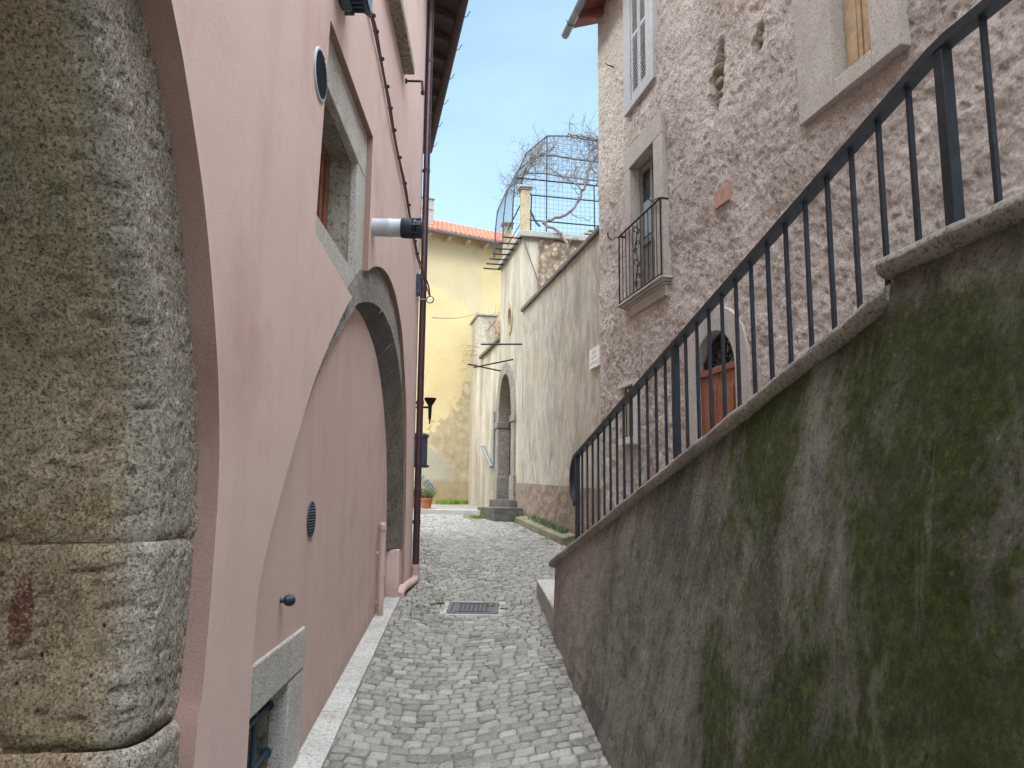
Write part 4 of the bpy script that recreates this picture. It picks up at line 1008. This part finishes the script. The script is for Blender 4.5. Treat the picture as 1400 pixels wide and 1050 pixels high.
TB = thing('terrace_block', 'tall pale weathered block with a roof terrace and stone pillars, above the pointed doorway', 'building', WG.p(21, -.3))
mb = MB()
def pale_skip(i, j): return False
poly = [(19.28, -1.), (22.25, -1.), (22.25, 4.72), (22.15, 4.72), (22.15, 6.75), (19.28, 6.75)]
pc = 21.3
def point_arch(hw, z0, zsp, apex, n=10):
    L = [(pc - hw, z0)]
    for k in range(n + 1): t = k / n; L.append((pc - hw * math.cos(t * math.pi / 2) ** .9, zsp + (apex - zsp) * math.sin(t * math.pi / 2) ** .95))
    for k in range(n - 1, -1, -1): t = k / n; L.append((pc + hw * math.cos(t * math.pi / 2) ** .9, zsp + (apex - zsp) * math.sin(t * math.pi / 2) ** .95))
    return L + [(pc + hw, z0)]
op = point_arch(.98, -.9, 2.0, 3.62)
oval = [(20.82 + .27 * math.cos(2 * math.pi * k / 24), 4.95 + .40 * math.sin(2 * math.pi * k / 24)) for k in range(24)]
panel(mb, WG, poly, [op, oval], 0., .12)
q0 = WG.p(22.15, 4.7); mb.add([q0, q0 + E_ * 4, q0 + E_ * 4 + V((0, 0, 2.05)), q0 + V((0, 0, 2.05))], [(0, 1, 2, 3)])
s0 = WG.p(19.28, 3.5); mb.add([s0, s0 + E_ * .42, s0 + E_ * .42 + V((0, 0, 3.25)), s0 + V((0, 0, 3.25))], [(0, 1, 2, 3)])
mb.build('wall', M['pale'], TB, fix=False)
mb = MB()
mb.grid(lambda i, j: (lambda s, z: s0 + E_ * (.40 + s) + V((0, 0, z)) - WG.d * (.02 + .07 * fr((s, z, 1), 5, 3)))(5.6 * i / 90, 3.25 * j / 60), 90, 60); mb.build('rubble_wall', M['rubble'], TB, fix=False, angle=180)
mb = MB(); ct = 6.76
sl = [WG.p(19.16, ct, .12), WG.p(22.2, ct, .12), WG.p(22.2, ct, .12) + E_ * 6, WG.p(19.16, ct, .12) + E_ * 6]
mb.hexa(sl + [q + V((0, 0, .16)) for q in sl]); mb.build('terrace_slab', M['cement'], TB, bevel=.012)
mb = MB()
def ring_poly(a, b, off): 
    n = len(a); vs = [WG.p(*q, off) for q in a] + [WG.p(*q, off) for q in b] + [WG.p(*q, -.02) for q in a] + [WG.p(*q, -.03) for q in b]
    return vs, [(i, i + 1, n + i + 1, n + i) for i in range(n - 1)] + [(i, 2 * n + i, 2 * n + i + 1, i + 1) for i in range(n - 1)] + [(n + i, n + i + 1, 3 * n + i + 1, 3 * n + i) for i in range(n - 1)]
ov2 = [(20.82 + .20 * math.cos(2 * math.pi * k / 24), 4.95 + .30 * math.sin(2 * math.pi * k / 24)) for k in range(25)]
ov1 = [(20.82 + .31 * math.cos(2 * math.pi * k / 24), 4.95 + .46 * math.sin(2 * math.pi * k / 24)) for k in range(25)]
mb.add(*ring_poly(ov1, ov2, .03)); ovw = mb.build('oval_window', M['pillar'], TB)
mb = MB(); mb.prism([WG.p(*q, -.12) for q in ov1[:24]], WG.n * .02); mb.build('niche', M['reveal'], ovw)
# pointed doorway
oa = point_arch(1.30, -.25, 2.0, 3.80); ia = point_arch(.86, -.25, 2.0, 3.46)
mb = MB(); n = len(oa); vs = [WG.p(*q, .04) for q in oa] + [WG.p(*q, .04) for q in ia] + [WG.p(*q, -.02) for q in oa] + [WG.p(*q, -.30) for q in ia]
mb.add(vs, [(i, i + 1, n + i + 1, n + i) for i in range(n - 1)] + [(i, 2 * n + i, 2 * n + i + 1, i + 1) for i in range(n - 1)] + [(n + i, n + i + 1, 3 * n + i + 1, 3 * n + i) for i in range(n - 1)])
pd = mb.build('pointed_doorway', M['reveal'], TB, bevel=.01)
mb = MB()
for (a, b) in ((19.95, 20.47), (22.13, 22.65)): 
    for (z0, z1) in ((2.02, 2.20), (-.28, .62)):
        mb = MB(); mb.wbox(WG, a, b, z0, z1, -.29, .075); mb.build('impost', M['reveal'], pd, bevel=.012)
mb = MB(); mb.wbox(WG, 20.3, 22.3, -.4, 3.6, -.40, -.31); mb.build('leaf', M['darkwood'], pd)
mb = MB()
for k in range(5): mb.wbox(WG, 20.46 + k * .36, 20.48 + k * .36, -.4, 3.5, -.31, -.295)
mb.build('door_batten', M['dark'], pd)
# rods under the terrace edge and above the door
for k in range(7):
    y = 19.3 + k * .46; mb = MB(); mb.tube([WG.p(y, 6.73, .05), WG.p(y, 6.73, .56)], .022, 6); mb.build('iron_rod', M['black'], TB)
for (y, z, s, dz) in ((19.36, 3.93, 1.08, -.06), (20.4, 3.72, 1.08, -.27), (21.98, 3.66, .98, .16)):
    mb = MB(); mb.tube([WG.p(y, z, 0), WG.p(y, z + dz, s)], .022, 6); mb.build('awning_rod', M['black'], TB)
for (y, h_) in ((19.33, 1.13), (21.55, .95)):
    b_ = WG.p(y, 6.92, -.04); a_ = math.atan2(WG.d.y, WG.d.x); mb = MB(); mb.box(b_ + V((0, 0, h_ / 2)), (.23, .23, h_), a_); pl = mb.build('pillar', M['pillar'], TB, bevel=.015)
    mb = MB(); mb.box(b_ + V((0, 0, h_ + .025)), (.28, .28, .05), a_); mb.box(b_ + V((0, 0, h_ + .08)), (.35, .35, .06), a_); mb.build('cap', M['cement'], pl, bevel=.01)
mb = MB(); mb.tube([WG.p(19.45, 7.92, -.04), WG.p(21.45, 7.75, -.04)], .02, 6); mb.tube([WG.p(19.45, 7.35, -.04), WG.p(21.45, 7.3, -.04)], .014, 6)
mb.build('terrace_rail', M['iron'], TB)
mb = MB(); t0 = WG.p(19.24, 6.75, .03); mb.tube([t0, t0 + E_ * .1 + V((0, 0, -.3)), t0 + E_ * .62 + V((0, -.05, -1.75))], .016, 6); mb.build('waste_pipe', M['cable'], TB)
mb = MB()     # sheets of fibre cement stacked at the terrace edge
for k in range(3): q = WG.p(19.3, 6.93 + k * .09, -1.55 - k * .12); mb.hexa([q, q + E_ * 1.3, q + E_ * 1.3 + V((-.1, .8, .0)), q + V((-.1, .8, 0)), q + V((0, 0, .05)), q + E_ * 1.3 + V((0, 0, .05)), q + E_ * 1.3 + V((-.1, .8, .05)), q + V((-.1, .8, .05))])
tag(mb.build('board_stack', M['cement'], loc=WG.p(19.3, 6.93, -1.6)), 'stack of grey cement boards on the terrace edge beside the house corner', 'boards')

# pergola cage
PG = thing('pergola_cage', 'arched wire mesh pergola cage on the roof terrace', 'pergola', WG.p(20.2, 6.92, -1.5))
dd = WG.d
def cage(s, t, z): return WG.p(19.42, 0, -.10) + E_ * s + dd * t + V((0, 0, z))
prof = [(-.38, 7.0), (-.36, 7.8), (-.30, 8.45), (-.02, 9.15), (.55, 9.72), (1.1, 9.78), (1.75, 9.74), (2.6, 9.72), (4.0, 9.70)]
def prof_at(u):
    pts = lerp_curve(prof, 40); return pts[int(u)]
for t in (0., 1.25, 2.5):
    mb = MB(); mb.tube([cage(s, t, z) for s, z in prof], .022, 6)
    mb.build('hoop', M['wire'], PG)
for (s, z1) in ((.12, 8.0), (.55, 9.72), (1.9, 8.42)):
    mb = MB(); mb.tube([cage(s, 0, 6.92), cage(s * .98 + .02, 0, z1)], .02, 6); mb.build('post', M['wire'], PG)
mb = MB(); mb.tube([cage(1.9, 0, 8.42), cage(2.6, 0, 9.2)], .018, 6); mb.tube([cage(.55, 0, 9.72), cage(.0, 0, 8.6)], .016, 6); mb.build('brace', M['wire'], PG)
for z in (7.28, 7.98, 8.42):
    mb = MB(); mb.tube([cage(.05 if z < 8.2 else -.28, 0, z + .02), cage(4., 0, z + .02)], .020, 6); mb.build('rail', M['iron'], PG)
mb = MB()
P40 = lerp_curve(prof, 40)
for i in range(0, 41):
    s, z = P40[i]; mb.tube([cage(s, 0, z), cage(s, 2.5, z)], .0035, 3, False)
for k in range(22):
    t = 2.5 * k / 21; mb.tube([cage(s, t, z) for s, z in P40[::2]], .0035, 3, False)
mb_ = MB()
for k in range(34):
    s = -.25 + k * .125; z = 9.72
    for (a, b), (c_, d) in zip(prof, prof[1:]):
        if a <= s <= c_: z = b + (d - b) * (s - a) / (c_ - a)
    mb.tube([cage(s, .01, 7.0), cage(s, .01, z)], .0035, 3, False)
for k in range(22):
    z = 7.05 + k * .125; s0_ = -.38
    for (a, b), (c_, d) in zip(prof[:6], prof[1:6]):
        if b <= z <= d: s0_ = a + (c_ - a) * (z - b) / (d - b)
    mb.tube([cage(s0_, .012, z), cage(4., .012, z)], .0035, 3, False)
mb.build('wire_mesh', M['wire'], PG, fix=False)
# bare vine
VN = thing('bare_vine', 'leafless gnarled vine climbing from the rubble wall over the pergola', 'vine', WG.p(19.3, 6.0, -1.))
def T(s, z, o=0.): return cage(s, -.13 + o, z)
def gnarl(pts, r0, r1, n=5):
    cv = []; P = [V(p) for p in pts]; P = [P[0]] + P + [P[-1]]
    for i in range(1, len(P) - 2):
        for k in range(n):
            t = k / n; a, b, c_, d = P[i - 1], P[i], P[i + 1], P[i + 2]
            cv.append(.5 * (2 * b + (c_ - a) * t + (2 * a - 5 * b + 4 * c_ - d) * t * t + (3 * b - a - 3 * c_ + d) * t ** 3) + V((random.gauss(0, .018), random.gauss(0, .018), random.gauss(0, .018))))
    cv.append(P[-1]); return cv, [r0 + (r1 - r0) * i / (len(cv) - 1) for i in range(len(cv))]
trunks = [
    ([T(1.05, 5.2, -.25), T(1.02, 5.9, -.25), T(1.0, 6.5, -.3), T(.78, 6.95, -.2), T(.42, 7.22, .05)], .038, .042),
    ([T(.42, 7.22, .05), T(.7, 7.32), T(1.15, 7.55), T(1.42, 7.95), T(1.62, 8.5), T(1.72, 8.9), T(2.05, 9.45), T(1.95, 9.7), T(1.4, 9.76), T(1.0, 9.72)], .042, .022),
    ([T(1.95, 9.6), T(2.3, 9.55), T(2.9, 9.66), T(3.4, 9.6)], .024, .014),
    ([T(.42, 7.22, .3), T(.05, 7.8, .3), T(-.1, 8.3, .2), T(-.02, 8.75), T(.25, 9.05), T(.55, 9.2), T(.8, 9.5)], .032, .016),
    ([T(1.5, 8.2), T(1.15, 8.45), T(.9, 8.6), T(.6, 8.75)], .018, .01), ([T(1.72, 8.9), T(2.2, 8.6), T(2.6, 8.9), T(3.0, 9.2)], .016, .01),
    ([T(1.15, 7.55), T(1.6, 7.4), T(1.8, 7.5)], .014, .006), ([T(1.0, 6.6, -.3), T(1.25, 6.75, -.3), T(1.55, 6.55, -.25)], .015, .006), ([T(1.02, 5.9, -.25), T(.85, 5.6, -.25), T(.8, 5.2, -.22)], .015, .008), ([T(1.85, 7.0), T(1.9, 6.6, -.1), T(2.0, 6.9)], .012, .005)]
mb = MB(); tips = []
for pts, a, b in trunks:
    cv, rr = gnarl(pts, a, b); mb.tube(cv, rr, 7); tips += [(q, r) for q, r in zip(cv, rr)][3:]
mb.build('trunk', M['bark'], VN)
mb = MB()
def twig(p, d, L, r, depth):
    pts = [p]; n = 5
    for k in range(n):
        d = (d + V((random.gauss(0, .35), random.gauss(0, .25), random.gauss(0, .35)))).normalized(); p = p + d * L / n; pts.append(p)
        if depth and random.random() < .45: twig(p, (d + V((random.gauss(0, .9), random.gauss(0, .5), random.gauss(0, .9)))).normalized(), L * .55, r * .65, depth - 1)
    mb.tube(pts, [r * (1 - .6 * i / n) for i in range(n + 1)], 4, False)
hi = [q for q in tips if q[0].z > 7.9]
for k in range(200):
    p_, r_ = random.choice(hi); twig(p_, V((random.gauss(0, 1), random.gauss(0, .6), random.gauss(.1, .9))).normalized(), random.uniform(.25, .75), min(.009, r_ * .4), 2)
for k in range(150):
    i = random.randrange(10, 41); s, z = P40[i]; t = random.uniform(0, 2.2)
    twig(cage(s, t, z), V((random.gauss(0, 1), random.gauss(0, .6), random.gauss(0, .7))).normalized(), random.uniform(.2, .6), .007, 2)
mb.build('twigs', M['bark'], VN, fix=False)

# ------------------------------------------------------------------ wall and pier beyond the doorway
PW = thing('pier_wall', 'low pale wall with tall lit end pier and sloped slab coping, beyond the pointed doorway', 'wall', WG.p(25, -.3))
mb = MB(); rendered(mb, 22.2, 25.95, lambda y: -1., lambda y: 4.6, .0, .1, .012); mb.build('wall', M['pale'], PW, fix=False, angle=180)
mb = MB(); mb.hexa([WG.p(a, z, o) for z in (4.605, 4.70) for (a, o) in ((22.16, -.4), (25.3, -.4), (25.3, .10), (22.16, .10))]); mb.build('coping', M['darkcope'], PW, bevel=.01)
mb = MB(); mb.wbox(WG, 25.9, 27.4, -1., 6.25, -.62, .03); pr_ = mb.build('pier', M['pale'], PW, bevel=.015)
mb = MB(); mb.wbox(WG, 25.84, 27.46, 6.255, 6.33, -.68, .09); mb.build('cap', M['cement'], pr_, bevel=.01)
mb = MB()
for (z, s) in ((5.75, 1.), (5.1, .9)): mb.tube([WG.p(25.9, z, -.3), WG.p(24.3, z, -.3)], .018, 6)
mb.build('iron_bar', M['black'], PW)
mb = MB(); c0 = WG.p(23.9, 4.7, -.35)
for k in range(70): twig(c0 + dd * random.uniform(-.9, .9) + V((0, 0, random.uniform(0, .3))), V((random.gauss(0, .5), random.gauss(0, .5), 1)).normalized(), random.uniform(.5, 1.2), .008, 2)
for k in range(12): twig(WG.p(25.95, random.uniform(4.5, 5.2), .04), V((-1, -.3, random.gauss(.1, .3))).normalized(), .6, .007, 1)
tag(mb.build('dry_shrub', M['twig'], fix=False, loc=c0), 'tangle of dry brown twigs behind the low pale wall by the pier', 'shrub')
mb = MB(); mb.tube([WG.p(22.72, .9, .05), WG.p(22.72, 2.55, .05)], .035, 8); mb.tube([WG.p(22.72, 2.5, .05), WG.p(22.9, 2.62, .06)], .02, 6); mb.build('wall_pipe', M['greyzinc'], PW)
mb = MB(); mb.tube([WG.p(22.78, .92, .09), WG.p(24.3, 1.62, .12)], .05, 8); mb.tube([WG.p(24.25, 1.60, .0), WG.p(24.3, 1.66, .14)], .02, 6); mb.build('slanting_pipe', M['greyzinc'], PW)

DS = thing('door_steps', 'two dark stone steps before the pointed doorway', 'steps', WG.p(19.8, -.5, .4))
def blk(c4, z0, z1, name):
    mb = MB(); mb.hexa([V((x, y, z0)) for x, y in c4] + [V((x, y, z1)) for x, y in c4]); mb.build(name, M['stepstone'], DS, bevel=.02)
blk([(-.41, 19.03), (.30, 18.95), (.05, 20.5), (-.88, 20.45)], -.85, -.215, 'step')
blk([(-.02, 19.62), (.24, 19.5), (-.30, 22.0), (-.62, 22.0)], -.6, -.02, 'step')

# ------------------------------------------------------------------ yellow house at the end
YD = V((.874, .486, 0)); YN = V((.486, -.874, 0)); Y0 = V((-1.4, 28, 0))
YH = thing('yellow_house', 'pale yellow limewashed house with red tiled roof, closing the end of the alley', 'house', Y0)
def Yp(s, z, o=0.): return Y0 + YD * s + YN * o + V((0, 0, z))
mb = MB()
mb.grid(lambda i, j: (lambda s, z: Yp(s, z, .05 * fr((s, z, 1), .6, 3) + (.03 * fr((s, z, 3), 4, 3) if z < 2.5 else .0)))(-14 + 26 * i / 130, -1.2 + 10.98 * j / 60), 130, 60)
q = Yp(12, -1.2); mb.add([q, q - YN * 8, q - YN * 8 + V((0, 0, 10.7)), q + V((0, 0, 10.7))], [(0, 1, 2, 3)])
q = Yp(-14, -1.2); mb.add([q, q - YN * 8, q - YN * 8 + V((0, 0, 10.7)), q + V((0, 0, 10.7))], [(0, 1, 2, 3)])
mb.build('wall', M['yellow'], YH, fix=False, angle=180)
mb = MB(); pit_ = math.tan(R(27))
def Yr(s, r, up=0.): return Yp(s, 9.62 + (r) * pit_ + up, .45 - r)
mb.hexa([Yr(-14.2, 0, -.1), Yr(12.2, 0, -.1), Yr(12.2, 3.0, -.1), Yr(-14.2, 3.0, -.1), Yr(-14.2, 0, -.02), Yr(12.2, 0, -.02), Yr(12.2, 3.0, -.02), Yr(-14.2, 3.0, -.02)])
rt = mb.build('roof', M['redtile'], YH)
mb = MB(); s = -7.
while s < 6.:
    for k in range(7):
        r0 = k * .42; j_ = random.uniform(-.012, .012)
        n_ = 6; vs = []
        for (r, rad) in ((r0 - .03, .085), (r0 + .44, .07)):
            for a in range(n_ + 1): t = math.pi * a / n_; vs.append(Yr(s + j_ + math.cos(t) * rad, r, math.sin(t) * rad * .9 + (.015 if r < r0 else 0)))
        mb.add(vs, [(a, a + 1, n_ + 2 + a, n_ + 1 + a) for a in range(n_)] + [tuple(range(n_ + 1))])
    s += .185
mb.build('tiles', M['redtile'], rt, fix=False)
mb = MB()
class _Y:
    def p(s, y, z, o): return Yp(y, z, o)
gutter(mb, _Y(), -14, 12, .52, 9.58, .075); mb.build('gutter', M['greyzinc'], YH)
s = -6.
while s < 6: mb = MB(); mb.hexa([Yp(s, 9.36, 0), Yp(s + .1, 9.36, 0), Yp(s + .1, 9.42, .42), Yp(s, 9.42, .42), Yp(s, 9.5, 0), Yp(s + .1, 9.5, 0), Yp(s + .1, 9.5, .42), Yp(s, 9.5, .42)]); s += .78; mb.build('rafter', M['pale'], YH)
mb = MB(); c_ = Yr(-1.75, 1.3); mb.box((c_.x, c_.y, c_.z + .42), (.46, .46, 1.0), math.atan2(YD.y, YD.x)); chm = mb.build('chimney', M['cement'], YH, bevel=.01)
mb = MB(); mb.box((c_.x, c_.y, c_.z + .52), (.50, .50, .04), math.atan2(YD.y, YD.x)); mb.box((c_.x, c_.y, c_.z + .94), (.54, .54, .05), math.atan2(YD.y, YD.x)); mb.build('cap', M['cement'], chm)
gr_ = text_mesh('LI EDI', .34, M['blue'], 'graffiti', Yp(-1.83, .52, .045), YD * .72 + V((0, 0, -.70)), YD * .70 + V((0, 0, .72)), YH)
mb = MB(); a, b = V((-1.75, 16.4, 3.9)), Yp(.15, 6.9, .03); mb.tube([a.lerp(b, k / 14) - V((0, 0, .10 * math.sin(math.pi * k / 14))) for k in range(15)], .009, 5)
tag(mb.build('aerial_cable', M['cable'], loc=a), 'thin sagging cable crossing in front of the yellow wall', 'cable')

# plant pots
def pot(x, y, r, h_, label, gr, tall):
    z = top - .0; b = thing('plant_pot', label, 'plant pot', (x, y, z), gr)
    mb = MB(); mb.lathe((x, y, z), (0, 0, 1), [(0, r * .75), (h_ * .78, r * .93), (h_ * .79, r * 1.06), (h_, r * 1.08), (h_, r * .9), (h_ * .9, r * .85), (h_ * .9, .001)], 24); mb.build('pot', M['terracotta'], b)
    mb = MB()
    for k in range(160):
        a = random.uniform(0, 6.28); rr = r * .8 * math.sqrt(random.random()); p0 = V((x + rr * math.cos(a), y + rr * math.sin(a), z + h_ * .9)); d = V((math.cos(a) * rr / r * .8 + random.gauss(0, .2), math.sin(a) * rr / r * .8 + random.gauss(0, .2), 1)).normalized(); L = tall * random.uniform(.5, 1.)
        sd = d.cross(V((random.gauss(0, 1), random.gauss(0, 1), .1))).normalized() * .012
        for q in range(6):
            p1 = p0 + d * L * q / 6; ld = (d + V((random.gauss(0, .7), random.gauss(0, .7), random.gauss(0, .4)))).normalized() * .07; s2 = ld.cross(V((random.gauss(0, 1), random.gauss(0, 1), 1))).normalized() * .014
            mb.add([p1, p1 + ld * .5 + s2, p1 + ld, p1 + ld * .5 - s2], [(0, 1, 2, 3)])
    mb.build('plant', M['olive'], b, fix=False, smooth=False)
pot(-2.44, 22.35, .19, .30, 'terracotta pot with a grey-green bush, right one of the two by the yellow wall', 'terracotta pots by the slab', .38)
pot(-2.88, 22.75, .21, .36, 'terracotta pot half hidden behind the drainpipe, left one of the two by the yellow wall', 'terracotta pots by the slab', .36)

# manhole
MH = thing('manhole_cover', 'rectangular cast iron drain cover set in the cobbles', 'manhole cover', (-.42, 9.25, g(9.25)))
def mh(mb, x0, x1, y0, y1, d0, d1):
    mb.hexa([(x, y, g(y) + d) for d in (d0, d1) for (x, y) in ((x0, y0), (x1, y0), (x1, y1), (x0, y1))])
mb = MB(); mh(mb, -.80, -.05, 8.90, 8.97, -.1, .002); mh(mb, -.80, -.05, 9.54, 9.61, -.1, .002); mh(mb, -.80, -.72, 8.97, 9.54, -.1, .004); mh(mb, -.13, -.05, 8.97, 9.54, -.1, .004); mb.build('surround', M['kerb'], MH, bevel=.006)
mb = MB(); mh(mb, -.715, -.135, 8.975, 9.015, -.05, .010); mh(mb, -.715, -.135, 9.495, 9.535, -.05, .010); mh(mb, -.715, -.675, 9.015, 9.495, -.05, .010); mh(mb, -.175, -.135, 9.015, 9.495, -.05, .010); mb.build('frame', M['castiron'], MH, bevel=.003)
mb = MB(); mh(mb, -.668, -.182, 9.022, 9.488, -.05, .004); ld = mb.build('lid', M['castiron'], MH)
mb = MB()
mh(mb, -.625, -.61, 9.05, 9.46, .0045, .014); mh(mb, -.24, -.225, 9.05, 9.46, .0045, .014); mh(mb, -.60, -.25, 9.045, 9.06, .0045, .014); mh(mb, -.60, -.25, 9.45, 9.465, .0045, .014)
for i in range(7):
    for j in range(8):
        x = -.585 + i * .05; y = 9.09 + j * .045; mh(mb, x, x + .03, y, y + .02, .0045, .010)
mb.build('tread', M['castiron'], ld)

# weeds and grass
def tufts(name, spots, mat, hmin, hmax, n):
    mb = MB()
    for (x, y, z, rad) in spots:
        for k in range(n):
            a = random.uniform(0, 6.28); r = rad * math.sqrt(random.random()); p0 = V((x + r * math.cos(a), y + r * math.sin(a) , z)); hh = random.uniform(hmin, hmax)
            ln = V((random.gauss(0, .35), random.gauss(0, .35), 1)).normalized() * hh; s_ = V((math.cos(a * 3), math.sin(a * 3), 0)) * random.uniform(.003, .008)
            mb.add([p0 - s_, p0 + s_, p0 + ln * .6 + s_ * .8 + V((0, 0, -.1 * hh)), p0 + ln, p0 + ln * .6 - s_ * .8], [(0, 1, 2, 3, 4)])
    return struct(mb.build(name, mat, fix=False, smooth=False), 'stuff')
sp = [(random.uniform(-1.25, -.75) - .12 * max(0, (y - 10)), y, g(y) - .01, .10) for y in [random.uniform(8.6, 15) for _ in range(60)]]
sp += [(-.1 + random.gauss(0, .05) , 9.3 + random.gauss(0, .12), g(9.3), .05) for _ in range(5)] + [(-.83 + random.gauss(0, .04), 9.5 + random.gauss(0, .15), g(9.5), .05) for _ in range(6)]
sp += [(random.uniform(-.5, .0), y, g(y) - .012, .05) for y in [random.uniform(6.5, 8.8) for _ in range(7)]]
sp += [(xright(y) - random.uniform(.02, .25), y, g(y) - .01, .08) for y in [random.uniform(13.5, 18.5) for _ in range(26)]]
tufts('moss_tufts', sp, simple('dull_green_moss', (85, 101, 44), .9, 0, .35, 30), .008, .03, 50)
sp = [(-.6 - random.uniform(0, .5), 19.6 + random.uniform(0, .6), g(19.9), .12) for _ in range(12)] + [(.25 + random.uniform(-.1, .1), 18.7 + random.uniform(-.3, .2), g(18.7), .1) for _ in range(8)]
tufts('step_grass', sp, M['grass'], .03, .11, 60)
sp = []
for k in range(46):
    s = random.choice((-1.35, -1.0, -.85, -.5, -.3, -.12)) + random.gauss(0, .1); q = Yp(s, 0, random.uniform(.05, .5)); sp.append((q.x, q.y, -.19, .09))
tufts('wall_foot_grass', sp, M['grass'], .03, .22, 34)
sp = [(WG.p(y, 0, .1).x, y, g(y) + .17, .08) for y in [random.uniform(15, 19) for _ in range(34)]]
tufts('wall_foot_weeds', sp, M['olive'], .05, .20, 22)

for o in list(bpy.data.objects):
    if '_loc' in o: del o['_loc']
